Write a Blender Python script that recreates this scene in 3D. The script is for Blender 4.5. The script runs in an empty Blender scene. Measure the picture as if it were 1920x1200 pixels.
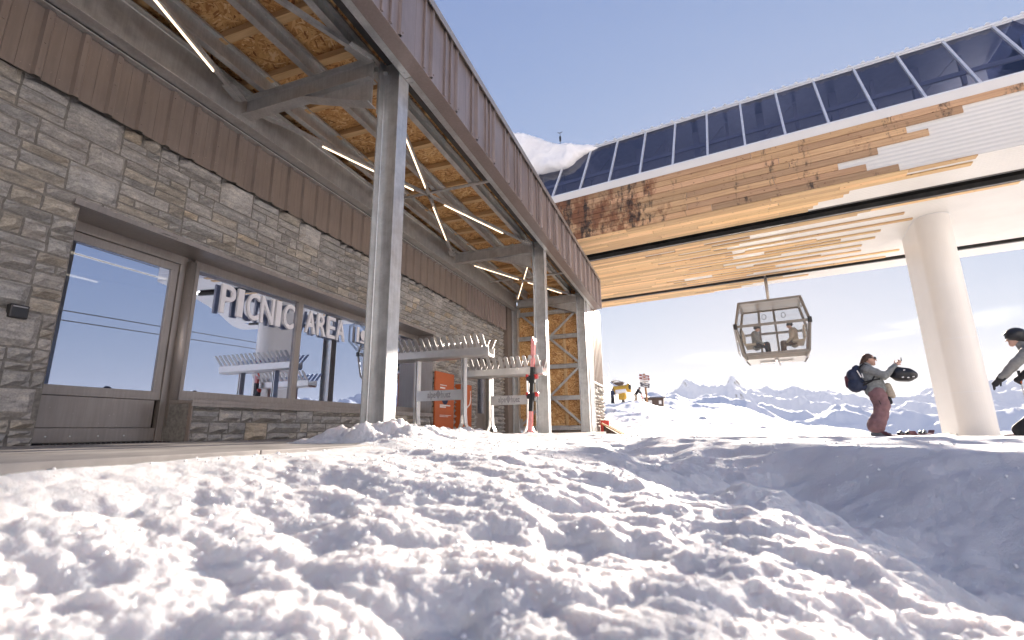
import bpy, bmesh, math, random
import numpy as np
from mathutils import Vector, Matrix, Quaternion
rnd = random.Random(7)
SC = bpy.context.scene
COL = SC.collection
rad = math.radians
V = Vector

# ------------------------------------------------------------------ materials
def new_mat(name):
    m = bpy.data.materials.new(name); m.use_nodes = True
    nt = m.node_tree; b = nt.nodes['Principled BSDF']
    return m, nt, b
def N(nt, t, **kw):
    n = nt.nodes.new(t)
    for k, v in kw.items(): setattr(n, k, v)
    return n
def LK(nt, a, b): nt.links.new(a, b)
def ramp(nt, fac, stops):
    r = N(nt, 'ShaderNodeValToRGB'); e = r.color_ramp.elements
    while len(e) < len(stops): e.new(0.5)
    for i, (p, c) in enumerate(stops):
        e[i].position = p; e[i].color = (*c, 1) if len(c) == 3 else c
    LK(nt, fac, r.inputs[0]); return r
def noise(nt, vec, scale, detail=4, rough=0.55):
    n = N(nt, 'ShaderNodeTexNoise'); n.inputs['Scale'].default_value = scale
    n.inputs['Detail'].default_value = detail; n.inputs['Roughness'].default_value = rough
    if vec is not None: LK(nt, vec, n.inputs['Vector'])
    return n
def objco(nt): return N(nt, 'ShaderNodeTexCoord').outputs['Object']
def geopos(nt): return N(nt, 'ShaderNodeNewGeometry').outputs['Position']
def mapping(nt, vec, scale=(1,1,1), rot=(0,0,0), loc=(0,0,0)):
    m = N(nt, 'ShaderNodeMapping'); LK(nt, vec, m.inputs[0])
    m.inputs['Scale'].default_value = scale; m.inputs['Rotation'].default_value = rot; m.inputs['Location'].default_value = loc
    return m.outputs[0]
def bump(nt, h, b, strength=0.3, dist=0.02):
    n = N(nt, 'ShaderNodeBump'); n.inputs['Strength'].default_value = strength; n.inputs['Distance'].default_value = dist
    LK(nt, h, n.inputs['Height']); LK(nt, n.outputs[0], b.inputs['Normal']); return n
def mixc(nt, fac, a, b, mode='MIX'):
    m = N(nt, 'ShaderNodeMix', data_type='RGBA', blend_type=mode)
    if isinstance(fac, (int, float)): m.inputs[0].default_value = fac
    else: LK(nt, fac, m.inputs[0])
    for i, x in ((6, a), (7, b)):
        if isinstance(x, tuple): m.inputs[i].default_value = (*x, 1)
        else: LK(nt, x, m.inputs[i])
    return m.outputs[2]
def plain(name, col, rough=0.5, metal=0.0, var=0.12, scale=6.0, bumpy=0.0):
    m, nt, b = new_mat(name)
    n = noise(nt, geopos(nt), scale, 5)
    lo = tuple(c*(1-var) for c in col); hi = tuple(min(1, c*(1+var)) for c in col)
    r = ramp(nt, n.outputs[0], [(0.3, lo), (0.7, hi)])
    LK(nt, r.outputs[0], b.inputs['Base Color'])
    b.inputs['Roughness'].default_value = rough; b.inputs['Metallic'].default_value = metal
    if bumpy: bump(nt, n.outputs[0], b, bumpy, 0.01)
    return m
M = {}
# galvanised steel: spangle mottling, streaks, scuffs
def galv(name, base, rough):
    m, nt, b = new_mat(name); p = geopos(nt)
    v = N(nt, 'ShaderNodeTexVoronoi'); v.inputs['Scale'].default_value = 55; LK(nt, p, v.inputs['Vector'])
    n1 = noise(nt, p, 7, 6, 0.65); n2 = noise(nt, mapping(nt, p, (40, 40, 1.5)), 1.0, 3)
    sp = ramp(nt, v.outputs['Color'], [(0.0, tuple(c*0.9 for c in base)), (1.0, tuple(c*1.08 for c in base))])
    c = mixc(nt, 0.55, sp.outputs[0], ramp(nt, n1.outputs[0], [(0.32, tuple(c*0.62 for c in base)), (0.68, tuple(min(1, c*1.25) for c in base))]).outputs[0])
    c = mixc(nt, 0.18, c, ramp(nt, n2.outputs[0], [(0.4, tuple(c*0.7 for c in base)), (0.65, tuple(min(1, c*1.3) for c in base))]).outputs[0])
    LK(nt, c, b.inputs['Base Color']); b.inputs['Metallic'].default_value = 0.75
    rr = ramp(nt, n1.outputs[0], [(0.3, (rough-0.1,)*3), (0.7, (rough+0.12,)*3)]); LK(nt, rr.outputs[0], b.inputs['Roughness'])
    bump(nt, n1.outputs[0], b, 0.06, 0.01)
    return m
M['galv'] = galv('galvanised_steel', (0.57, 0.575, 0.575), 0.38)
M['galv_dull'] = galv('dull_galvanised_steel', (0.54, 0.53, 0.515), 0.46)
M['alu'] = plain('bare_aluminium', (0.66, 0.65, 0.64), 0.34, 0.8, 0.06, 9)
# brown folded sheet
def brown(name, col, rough=0.42, metal=0.25):
    m, nt, b = new_mat(name); p = geopos(nt)
    n1 = noise(nt, p, 2.2, 5); n2 = noise(nt, mapping(nt, p, (30, 30, 2)), 1.0, 4); n3 = noise(nt, p, 45, 2)
    c = ramp(nt, n1.outputs[0], [(0.3, tuple(c*0.88 for c in col)), (0.7, tuple(c*1.12 for c in col))]).outputs[0]
    c = mixc(nt, 0.25, c, ramp(nt, n2.outputs[0], [(0.42, tuple(c*0.82 for c in col)), (0.62, tuple(c*1.25 for c in col))]).outputs[0])
    c = mixc(nt, ramp(nt, n3.outputs[0], [(0.72, (0,0,0)), (0.76, (1,1,1))]).outputs[0], c, tuple(min(1, c*1.8) for c in col))
    LK(nt, c, b.inputs['Base Color']); b.inputs['Roughness'].default_value = rough; b.inputs['Metallic'].default_value = metal
    bump(nt, n1.outputs[0], b, 0.08, 0.02); return m
M['brown'] = brown('brown_sheet', (0.25, 0.20, 0.17))
M['fascia'] = brown('fascia_sheet', (0.26, 0.21, 0.195), 0.36, 0.35)
M['frame'] = brown('window_frame_metal', (0.31, 0.275, 0.25), 0.36, 0.4)
M['dark'] = plain('dark_void', (0.02, 0.019, 0.018), 0.8)
M['black'] = plain('black_plastic', (0.018, 0.018, 0.02), 0.35, 0, 0.1, 20)
M['steel_dark'] = plain('dark_steel', (0.09, 0.088, 0.085), 0.4, 0.6)
M['rubber'] = plain('tyre_rubber', (0.03, 0.03, 0.032), 0.7)
# OSB: strands from three rotated stretched cell layers
def osb():
    m, nt, b = new_mat('osb_board'); p = geopos(nt)
    s = N(nt, 'ShaderNodeVectorMath', operation='MULTIPLY'); LK(nt, p, s.inputs[0]); s.inputs[1].default_value = (1, 1, 1)
    sep = N(nt, 'ShaderNodeSeparateXYZ'); LK(nt, p, sep.inputs[0])
    z8 = N(nt, 'ShaderNodeMath', operation='ADD'); LK(nt, sep.outputs[1], z8.inputs[0]); LK(nt, sep.outputs[2], z8.inputs[1])
    cb = N(nt, 'ShaderNodeCombineXYZ'); LK(nt, sep.outputs[0], cb.inputs[0]); LK(nt, z8.outputs[0], cb.inputs[1])
    best = None
    warp = noise(nt, cb.outputs[0], 3, 2)
    for k, (ang, sc) in enumerate(((0.2, 1.0), (1.15, 1.1), (2.2, 0.9), (2.9, 1.2), (0.7, 0.8))):
        mp = mapping(nt, cb.outputs[0], (1, 1, 1), (0, 0, ang), (k*3.1, k*1.7, 0))
        mp2 = mapping(nt, mp, (8*sc, 46*sc, 1))
        v = N(nt, 'ShaderNodeTexVoronoi', voronoi_dimensions='2D'); v.inputs['Scale'].default_value = 1; LK(nt, mp2, v.inputs['Vector'])
        sp = N(nt, 'ShaderNodeSeparateColor'); LK(nt, v.outputs['Color'], sp.inputs[0])
        if best is None: best = (sp.outputs[0], sp.outputs[1])
        else:
            gt = N(nt, 'ShaderNodeMath', operation='GREATER_THAN'); LK(nt, sp.outputs[0], gt.inputs[0]); LK(nt, best[0], gt.inputs[1])
            mx = N(nt, 'ShaderNodeMath', operation='MAXIMUM'); LK(nt, sp.outputs[0], mx.inputs[0]); LK(nt, best[0], mx.inputs[1])
            mc = N(nt, 'ShaderNodeMix', data_type='FLOAT'); LK(nt, gt.outputs[0], mc.inputs[0]); LK(nt, best[1], mc.inputs[2]); LK(nt, sp.outputs[1], mc.inputs[3])
            best = (mx.outputs[0], mc.outputs[0])
    r = ramp(nt, best[1], [(0.0, (0.20, 0.075, 0.02)), (0.12, (0.44, 0.20, 0.065)), (0.5, (0.62, 0.35, 0.13)), (0.85, (0.74, 0.47, 0.21)), (1.0, (0.82, 0.60, 0.33))])
    n2 = noise(nt, p, 1.6, 3)
    c = mixc(nt, 0.35, r.outputs[0], mixc(nt, 1.0, r.outputs[0], ramp(nt, n2.outputs[0], [(0.35, (0.6, 0.5, 0.42)), (0.65, (1, 1, 1))]).outputs[0], 'MULTIPLY'))
    LK(nt, c, b.inputs['Base Color']); b.inputs['Roughness'].default_value = 0.6
    bump(nt, best[1], b, 0.25, 0.004); return m
M['osb'] = osb()
def wood(name, lo, hi, along=(1, 30, 30)):
    m, nt, b = new_mat(name); p = objco(nt)
    n1 = noise(nt, mapping(nt, p, along), 1.0, 6, 0.6)
    r = ramp(nt, n1.outputs[0], [(0.3, lo), (0.7, hi)])
    LK(nt, r.outputs[0], b.inputs['Base Color']); b.inputs['Roughness'].default_value = 0.6
    return m
M['batten'] = wood('sawn_timber', (0.48, 0.30, 0.14), (0.68, 0.46, 0.24), (2, 25, 25))
# planks of the lift station: colour per plank from an attribute, grain, knots; side boards carry water stains
def planks(name, stained):
    m, nt, b = new_mat(name); p = objco(nt)
    at = N(nt, 'ShaderNodeAttribute', attribute_name='tone')
    g = noise(nt, mapping(nt, p, (1.2, 38, 38)), 1.0, 6, 0.65)
    kn = N(nt, 'ShaderNodeTexVoronoi'); kn.inputs['Scale'].default_value = 1.0; LK(nt, mapping(nt, p, (4.0, 7.0, 7.0)), kn.inputs['Vector'])
    lo, hi = ((0.40, 0.225, 0.115), (0.66, 0.43, 0.25)) if stained else ((0.56, 0.345, 0.165), (0.80, 0.56, 0.31))
    c = ramp(nt, g.outputs[0], [(0.28, lo), (0.72, hi)]).outputs[0]
    c = mixc(nt, 0.95, c, mixc(nt, 1.0, c, at.outputs['Color'], 'MULTIPLY'))
    kf = ramp(nt, kn.outputs['Distance'], [(0.06, (1,1,1)), (0.13, (0,0,0))])
    c = mixc(nt, kf.outputs[0], c, (0.17, 0.07, 0.03))
    if stained:
        sx = N(nt, 'ShaderNodeSeparateXYZ'); LK(nt, p, sx.inputs[0])
        st = noise(nt, mapping(nt, p, (1.3, 1, 0.8)), 1.5, 5, 0.7)          # rust-brown water stains, strongest at the old end
        fall = N(nt, 'ShaderNodeMapRange'); LK(nt, sx.outputs[0], fall.inputs[0])
        fall.inputs[1].default_value = -7.2; fall.inputs[2].default_value = -1.2; fall.inputs[3].default_value = 0.24; fall.inputs[4].default_value = -0.12
        ad = N(nt, 'ShaderNodeMath', operation='ADD'); LK(nt, st.outputs[0], ad.inputs[0]); LK(nt, fall.outputs[0], ad.inputs[1])
        c = mixc(nt, ramp(nt, ad.outputs[0], [(0.52, (0,0,0)), (0.66, (0.85,)*3)]).outputs[0], c, (0.175, 0.055, 0.018))
        # black mould drips: narrow columns in s
        d1 = noise(nt, mapping(nt, p, (1.15, 0.1, 0.12), loc=(0.35, 0, 0)), 1.9, 2); d2 = noise(nt, mapping(nt, p, (9, 2, 4)), 1.0, 5, 0.7)
        mu = N(nt, 'ShaderNodeMath', operation='MULTIPLY'); LK(nt, d1.outputs[0], mu.inputs[0]); LK(nt, d2.outputs[0], mu.inputs[1])
        fall2 = N(nt, 'ShaderNodeMapRange'); LK(nt, sx.outputs[0], fall2.inputs[0])
        fall2.inputs[1].default_value = -6.6; fall2.inputs[2].default_value = -2.0; fall2.inputs[3].default_value = 0.12; fall2.inputs[4].default_value = 0.03
        a2 = N(nt, 'ShaderNodeMath', operation='ADD'); LK(nt, mu.outputs[0], a2.inputs[0]); LK(nt, fall2.outputs[0], a2.inputs[1])
        c = mixc(nt, ramp(nt, a2.outputs[0], [(0.33, (0,0,0)), (0.43, (0.9,)*3)]).outputs[0], c, (0.022, 0.017, 0.014))
    LK(nt, c, b.inputs['Base Color']); b.inputs['Roughness'].default_value = 0.62
    bump(nt, g.outputs[0], b, 0.15, 0.004); return m
M['plank'] = planks('fresh_larch_planks', False); M['plank_old'] = planks('stained_larch_planks', True)
# white corrugated sheet (fine ribs along the station's length)
def corr():
    m, nt, b = new_mat('white_ribbed_sheet'); p = objco(nt)
    w = N(nt, 'ShaderNodeTexWave', bands_direction='DIAGONAL'); w.inputs['Scale'].default_value = 1.0
    LK(nt, mapping(nt, p, (0.0, 5.3, 5.3)), w.inputs['Vector'])
    n = noise(nt, p, 0.9, 4)
    LK(nt, ramp(nt, n.outputs[0], [(0.3, (0.66, 0.635, 0.59)), (0.7, (0.72, 0.695, 0.65))]).outputs[0], b.inputs['Base Color'])
    b.inputs['Roughness'].default_value = 0.42; bump(nt, w.outputs[0], b, 0.55, 0.012); return m
M['corr'] = corr()
M['white'] = plain('cream_white_paint', (0.72, 0.69, 0.645), 0.4, 0, 0.03, 1.2)
M['white_metal'] = plain('white_mullion', (0.72, 0.73, 0.75), 0.3, 0.3, 0.05)
# stone: attribute colour, speckle
def stone(name, dark=1.0):
    m, nt, b = new_mat(name); p = geopos(nt)
    at = N(nt, 'ShaderNodeAttribute', attribute_name='tone')
    n1 = noise(nt, mapping(nt, p, (14, 7, 22)), 1.0, 8, 0.7); n2 = noise(nt, p, 60, 3, 0.7); n3 = noise(nt, mapping(nt, p, (2, 2, 5)), 1.3, 4)
    c = mixc(nt, 1.0, at.outputs['Color'], ramp(nt, n1.outputs[0], [(0.28, (0.52,)*3), (0.5, (0.95,)*3), (0.75, (1.5, 1.45, 1.35))]).outputs[0], 'MULTIPLY')
    c = mixc(nt, 1.0, c, ramp(nt, n2.outputs[0], [(0.3, (0.72,)*3), (0.7, (1.2,)*3)]).outputs[0], 'MULTIPLY')
    c = mixc(nt, ramp(nt, n3.outputs[0], [(0.58, (0,0,0)), (0.74, (0.25,)*3)]).outputs[0], c, (0.30*dark, 0.20*dark, 0.11*dark))
    LK(nt, c, b.inputs['Base Color']); b.inputs['Roughness'].default_value = 0.82
    bump(nt, n1.outputs[0], b, 0.65, 0.012); return m
M['stone'] = stone('ashlar_stone')
M['mortar'] = plain('mortar', (0.20, 0.185, 0.165), 0.95, 0, 0.3, 30, 0.4)
M['paving'] = plain('concrete_paving', (0.27, 0.25, 0.235), 0.6, 0, 0.42, 2.6, 0.5)
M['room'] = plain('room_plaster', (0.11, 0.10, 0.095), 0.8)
M['orange'] = plain('orange_panel', (0.52, 0.115, 0.025), 0.5, 0, 0.05, 3)
M['print_white'] = plain('white_print', (0.8, 0.78, 0.75), 0.5)
M['lettering'] = plain('letter_foam', (0.80, 0.78, 0.80), 0.55, 0, 0.02)
M['thin_line'] = plain('grey_line', (0.30, 0.29, 0.30), 0.5)
M['red'] = plain('ski_red', (0.62, 0.05, 0.045), 0.3, 0, 0.1)
M['pink'] = plain('ski_pink', (0.72, 0.30, 0.29), 0.3, 0, 0.15, 12)
M['yellow'] = plain('yellow_paint', (0.62, 0.36, 0.04), 0.4)
M['skin'] = plain('skin', (0.55, 0.33, 0.25), 0.5, 0, 0.06, 20)
M['hair'] = plain('brown_hair', (0.075, 0.040, 0.025), 0.5, 0, 0.3, 60)
M['grey_cloth'] = plain('grey_jacket_cloth', (0.215, 0.225, 0.22), 0.8, 0, 0.22, 22, 0.4)
M['grey_cloth_light'] = plain('light_grey_jacket_cloth', (0.24, 0.235, 0.22), 0.8, 0, 0.15, 22, 0.4)
M['mauve'] = plain('mauve_trousers_cloth', (0.235, 0.13, 0.135), 0.8, 0, 0.18, 14, 0.5)
M['navy'] = plain('navy_cloth', (0.025, 0.035, 0.07), 0.75, 0, 0.2, 20)
M['blackcloth'] = plain('black_cloth', (0.018, 0.018, 0.02), 0.75, 0, 0.25, 20)
M['maroon'] = plain('maroon_fabric', (0.13, 0.045, 0.06), 0.75)
M['beige'] = plain('beige_fabric', (0.40, 0.345, 0.27), 0.85, 0, 0.2, 30)
M['boot_grey'] = plain('boot_plastic', (0.09, 0.10, 0.12), 0.35, 0, 0.4, 18)
M['post_wood'] = wood('brown_post_wood', (0.22, 0.105, 0.04), (0.42, 0.24, 0.11), (20, 20, 2))
M['sign_red'] = plain('red_sign_board', (0.24, 0.07, 0.06), 0.5)
M['sign_grey'] = plain('grey_sign_board', (0.10, 0.10, 0.12), 0.5)
M['cabin'] = plain('taupe_cabin_paint', (0.215, 0.20, 0.185), 0.36, 0.35, 0.08, 4)
M['timber_dark'] = plain('chalet_timber', (0.10, 0.065, 0.05), 0.8)
def emit(name, col, s):
    m, nt, b = new_mat(name); b.inputs['Emission Color'].default_value = (*col, 1); b.inputs['Emission Strength'].default_value = s
    b.inputs['Base Color'].default_value = (0.6, 0.55, 0.5, 1); return m
M['led'] = emit('warm_led_tube', (1.0, 0.72, 0.46), 0.5)
M['led_in'] = emit('warm_room_led', (1.0, 0.80, 0.58), 1.0)
def glass(name, refl, tint, rough=0.0, trans=(0.7, 0.75, 0.8)):
    m, nt, b = new_mat(name); nt.nodes.remove(b); o = nt.nodes['Material Output']
    g = N(nt, 'ShaderNodeBsdfGlossy'); g.inputs['Roughness'].default_value = rough; g.inputs['Color'].default_value = (*tint, 1)
    t = N(nt, 'ShaderNodeBsdfTransparent'); t.inputs['Color'].default_value = (*trans, 1)
    lw = N(nt, 'ShaderNodeLayerWeight'); pw = N(nt, 'ShaderNodeMath', operation='POWER'); LK(nt, lw.outputs['Facing'], pw.inputs[0]); pw.inputs[1].default_value = 4.5
    mr = N(nt, 'ShaderNodeMapRange'); LK(nt, pw.outputs[0], mr.inputs[0]); mr.inputs[1].default_value = 0.0; mr.inputs[2].default_value = 1.0
    mr.inputs[3].default_value = refl; mr.inputs[4].default_value = 1.0
    x = N(nt, 'ShaderNodeMixShader'); LK(nt, mr.outputs[0], x.inputs[0]); LK(nt, t.outputs[0], x.inputs[1]); LK(nt, g.outputs[0], x.inputs[2])
    LK(nt, x.outputs[0], o.inputs[0]); return m
M['glass'] = glass('coated_window_glass', 0.60, (0.66, 0.75, 0.96), 0.0, (0.45, 0.46, 0.45))
M['tint'] = glass('dark_blue_glazing', 0.05, (0.85, 0.88, 1.0), 0.02, (0.29, 0.315, 0.42))
M['cabin_glass'] = glass('clear_cabin_glass', 0.05, (0.9, 0.9, 0.9), 0.02, (0.86, 0.86, 0.86))
def snow(name, fine=1.0, far=False):
    m, nt, b = new_mat(name); p = geopos(nt)
    n1 = noise(nt, p, 0.8, 6, 0.6); n2 = noise(nt, p, 45, 5, 0.75); n3 = noise(nt, p, 190, 3, 0.7)
    c = ramp(nt, n1.outputs[0], [(0.35, (0.84, 0.82, 0.805)), (0.6, (0.90, 0.885, 0.878))]).outputs[0]
    if not far:
        d = noise(nt, mapping(nt, p, (1, 1, 1)), 3.2, 7, 0.72)          # trodden-in grit
        c = mixc(nt, ramp(nt, d.outputs[0], [(0.62, (0,0,0)), (0.80, (0.32,)*3)]).outputs[0], c, (0.50, 0.42, 0.34))
    LK(nt, c, b.inputs['Base Color']); b.inputs['Roughness'].default_value = 0.6
    b.inputs['Specular IOR Level'].default_value = 0.25
    if not far:
        b.inputs['Subsurface Weight'].default_value = 0.8; b.inputs['Subsurface Radius'].default_value = (0.07, 0.06, 0.055); b.inputs['Subsurface Scale'].default_value = 1.0
        ad = N(nt, 'ShaderNodeMath', operation='MULTIPLY_ADD'); LK(nt, n3.outputs[0], ad.inputs[0]); ad.inputs[1].default_value = 0.5; LK(nt, n2.outputs[0], ad.inputs[2])
        bump(nt, ad.outputs[0], b, 1.0, 0.02)
    else: bump(nt, n1.outputs[0], b, 0.3, 0.3)
    return m
M['snow'] = snow('gritty_snow')  # ground snow: warm white base with grit
M['snow_roof'] = snow('roof_snow_mat', far=True); M['snow_clean'] = plain('clean_snow_crumbs', (0.88, 0.87, 0.865), 0.5, 0, 0.02)
def mountain(name, sc, rocklo, rockhi):
    m, nt, b = new_mat(name); p = geopos(nt)
    g = N(nt, 'ShaderNodeNewGeometry'); sx = N(nt, 'ShaderNodeSeparateXYZ'); LK(nt, g.outputs['Normal'], sx.inputs[0])
    n1 = noise(nt, p, sc, 8, 0.68); n2 = noise(nt, p, sc*6, 5, 0.7)
    ad = N(nt, 'ShaderNodeMath', operation='MULTIPLY_ADD'); LK(nt, n1.outputs[0], ad.inputs[0]); ad.inputs[1].default_value = 0.9; LK(nt, sx.outputs[2], ad.inputs[2])
    f = ramp(nt, ad.outputs[0], [(rocklo, (1,1,1)), (rockhi, (0,0,0))])
    rk = ramp(nt, n2.outputs[0], [(0.3, (0.10, 0.09, 0.085)), (0.7, (0.24, 0.21, 0.19))])
    LK(nt, mixc(nt, f.outputs[0], (0.84, 0.84, 0.85), rk.outputs[0]), b.inputs['Base Color'])
    b.inputs['Roughness'].default_value = 0.8; b.inputs['Specular IOR Level'].default_value = 0.1
    return m
M['mtn'] = mountain('snowy_mountain', 0.004, 0.93, 1.02)
M['hill_rock'] = mountain('snowy_rocky_hill', 0.06, 0.93, 1.04)

# ------------------------------------------------------------------ mesh helpers
def frame_axes(d, up=V((0,0,1))):
    d = d.normalized(); s = d.cross(up)
    if s.length < 1e-5: s = d.cross(V((1,0,0)))
    s.normalize(); u = s.cross(d).normalized(); return d, s, u
class MB:
    def __init__(self): self.v = []; self.f = []; self.tone = []
    def add(self, vs, fs, tone=(1,1,1)):
        o = len(self.v); self.v += [tuple(x) for x in vs]
        for f in fs: self.f.append(tuple(i+o for i in f)); self.tone.append(tone)
        return self
    def obox(self, c, ax, ay, az, hx, hy, hz, tone=(1,1,1), bev=0.0):
        c = V(c); P = []
        if bev <= 0:
            for sx in (-1,1):
                for sy in (-1,1):
                    for sz in (-1,1): P.append(c + ax*hx*sx + ay*hy*sy + az*hz*sz)
            F = [(0,1,3,2),(4,6,7,5),(0,4,5,1),(2,3,7,6),(0,2,6,4),(1,5,7,3)]
            return self.add(P, F, tone)
        bm = bmesh.new(); bmesh.ops.create_cube(bm, size=2)
        for v in bm.verts: v.co = V((v.co.x*hx, v.co.y*hy, v.co.z*hz))
        bmesh.ops.bevel(bm, geom=bm.edges[:], offset=min(bev, hx*.95, hy*.95, hz*.95), segments=2, affect='EDGES', profile=0.6)
        P = [c + ax*v.co.x + ay*v.co.y + az*v.co.z for v in bm.verts]; F = [tuple(v.index for v in f.verts) for f in bm.faces]
        bm.free(); return self.add(P, F, tone)
    def box(self, lo, hi, tone=(1,1,1), bev=0.0):
        lo = V(lo); hi = V(hi); c = (lo+hi)/2; h = (hi-lo)/2
        return self.obox(c, V((1,0,0)), V((0,1,0)), V((0,0,1)), abs(h.x), abs(h.y), abs(h.z), tone, bev)
    def bar(self, p0, p1, w, h, up=V((0,0,1)), bev=0.0, tone=(1,1,1)):
        p0 = V(p0); p1 = V(p1); d, s, u = frame_axes(p1-p0, up)
        return self.obox((p0+p1)/2, d, s, u, (p1-p0).length/2, w/2, h/2, tone, bev)
    def tube(self, pts, r, n=10, caps=True):
        pts = [V(p) for p in pts]; rs = r if isinstance(r, (list, tuple)) else [r]*len(pts); rings = []
        for i, p in enumerate(pts):
            d = (pts[min(i+1, len(pts)-1)] - pts[max(i-1, 0)]); d, s, u = frame_axes(d)
            rings.append([p + (s*math.cos(a) + u*math.sin(a))*rs[i] for a in [2*math.pi*k/n for k in range(n)]])
        vs = [v for g in rings for v in g]; fs = []
        for i in range(len(pts)-1):
            for k in range(n): fs.append((i*n+k, i*n+(k+1)%n, (i+1)*n+(k+1)%n, (i+1)*n+k))
        if caps: fs.append(tuple(range(n))[::-1]); fs.append(tuple((len(pts)-1)*n+k for k in range(n)))
        return self.add(vs, fs)
    def prism(self, poly, d):
        poly = [V(p) for p in poly]; d = V(d); n = len(poly)
        vs = poly + [p+d for p in poly]
        fs = [tuple(range(n))[::-1], tuple(range(n, 2*n))] + [(i, (i+1)%n, n+(i+1)%n, n+i) for i in range(n)]
        return self.add(vs, fs)
    def ibeam(self, p0, p1, depth, width, tf=0.014, tw=0.01, up=V((0,0,1))):
        p0 = V(p0); p1 = V(p1); d, s, u = frame_axes(p1-p0, up); L = (p1-p0).length/2; c = (p0+p1)/2
        self.obox(c + u*(depth/2-tf/2), d, s, u, L, width/2, tf/2, bev=0.003)
        self.obox(c - u*(depth/2-tf/2), d, s, u, L, width/2, tf/2, bev=0.003)
        self.obox(c, d, s, u, L, tw/2, depth/2-tf)
        for a in (-1, 1):
            for q in (-1, 1):      # root fillets
                self.obox(c + s*a*(tw/2+0.006) + u*q*(depth/2-tf-0.006), d, (s+u).normalized(), (u-s).normalized(), L, 0.006, 0.006)
        return self
    def channel(self, p0, p1, depth, width, t=0.007, side=1, lip=True, up=V((0,0,1))):
        p0 = V(p0); p1 = V(p1); d, s, u = frame_axes(p1-p0, up); L = (p1-p0).length/2; c = (p0+p1)/2
        self.obox(c, d, s, u, L, t/2, depth/2-t)
        for q in (-1, 1):
            self.obox(c + s*side*(width/2-t/2) + u*q*(depth/2-t/2), d, s, u, L, width/2, t/2, bev=0.002)
            if lip: self.obox(c + s*side*(width-t) + u*q*(depth/2-0.018), d, s, u, L, t/2, 0.012)
        return self
    def mesh(self, name, mat, smooth=False):
        me = bpy.data.meshes.new(name); me.from_pydata(self.v, [], self.f)
        bm = bmesh.new(); bm.from_mesh(me); bmesh.ops.recalc_face_normals(bm, faces=bm.faces[:]); bm.to_mesh(me); bm.free()
        at = me.attributes.new('tone', 'FLOAT_COLOR', 'FACE')
        at.data.foreach_set('color', np.array([(*t, 1) for t in self.tone], dtype=np.float32).ravel())
        for m_ in (mat if isinstance(mat, (list, tuple)) else [mat]): me.materials.append(m_)
        if smooth: me.polygons.foreach_set('use_smooth', [True]*len(me.polygons))
        me.update(); return me
    def build(self, name, mat, parent=None, smooth=False, origin=None):
        me = self.mesh(name, mat, smooth); return place(name, me, parent, origin)
def wloc(o):
    p = V((0,0,0))
    while o is not None: p += o.location; o = o.parent
    return p
def place(name, me, parent=None, origin=None):
    o = bpy.data.objects.new(name, me); COL.objects.link(o)
    co = np.empty(len(me.vertices)*3, np.float32); me.vertices.foreach_get('co', co); co = co.reshape(-1, 3)
    if origin is None:
        lo, hi = co.min(0), co.max(0); origin = V(((lo[0]+hi[0])/2, (lo[1]+hi[1])/2, lo[2]))
        if parent is not None: origin = wloc(parent)
    origin = V(origin); me.transform(Matrix.Translation(-origin)); 
    o.location = origin - (wloc(parent) if parent is not None else V((0,0,0)))
    if parent is not None: o.parent = parent
    return o
def tag(o, label=None, cat=None, group=None, kind=None):
    if label: o['label'] = label
    if cat: o['category'] = cat
    if group: o['group'] = group
    if kind: o['kind'] = kind
    return o
def thing(name, loc, label, cat, group=None):
    o = bpy.data.objects.new(name, None); o.empty_display_size = 0.2; COL.objects.link(o); o.location = loc
    return tag(o, label, cat, group)
def copy_tree(src, dst_loc, **kw):
    r = src.copy(); COL.objects.link(r); r.location = dst_loc
    for ch in src.children:
        c = ch.copy(); COL.objects.link(c); c.parent = r
        for g in ch.children:
            d = g.copy(); COL.objects.link(d); d.parent = c
    return tag(r, **kw)
def text_mesh(body, size, extrude, xs=1.0, bold=0.0, name='text', align='LEFT'):
    cu = bpy.data.curves.new(name, 'FONT'); cu.body = body; cu.size = size; cu.extrude = extrude; cu.offset = bold; cu.align_x = align
    cu.resolution_u = 4
    ob = bpy.data.objects.new(name+'_tmp', cu); COL.objects.link(ob)
    dg = bpy.context.evaluated_depsgraph_get(); dg.update()
    me = bpy.data.meshes.new_from_object(ob.evaluated_get(dg)); bpy.data.objects.remove(ob); bpy.data.curves.remove(cu)
    me.transform(Matrix.Diagonal((xs, 1, 1, 1))); return me
def add_mesh(mb, me, mat4):
    o = [mat4 @ v.co for v in me.vertices]; mb.add(o, [tuple(p.vertices) for p in me.polygons]); bpy.data.meshes.remove(me); return mb
def basis(c, x, y, z):
    m = Matrix.Identity(4)
    for i, a in enumerate((x, y, z)):
        for k in range(3): m[k][i] = a[k]
    for k in range(3): m[k][3] = c[k]
    return m
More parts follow.
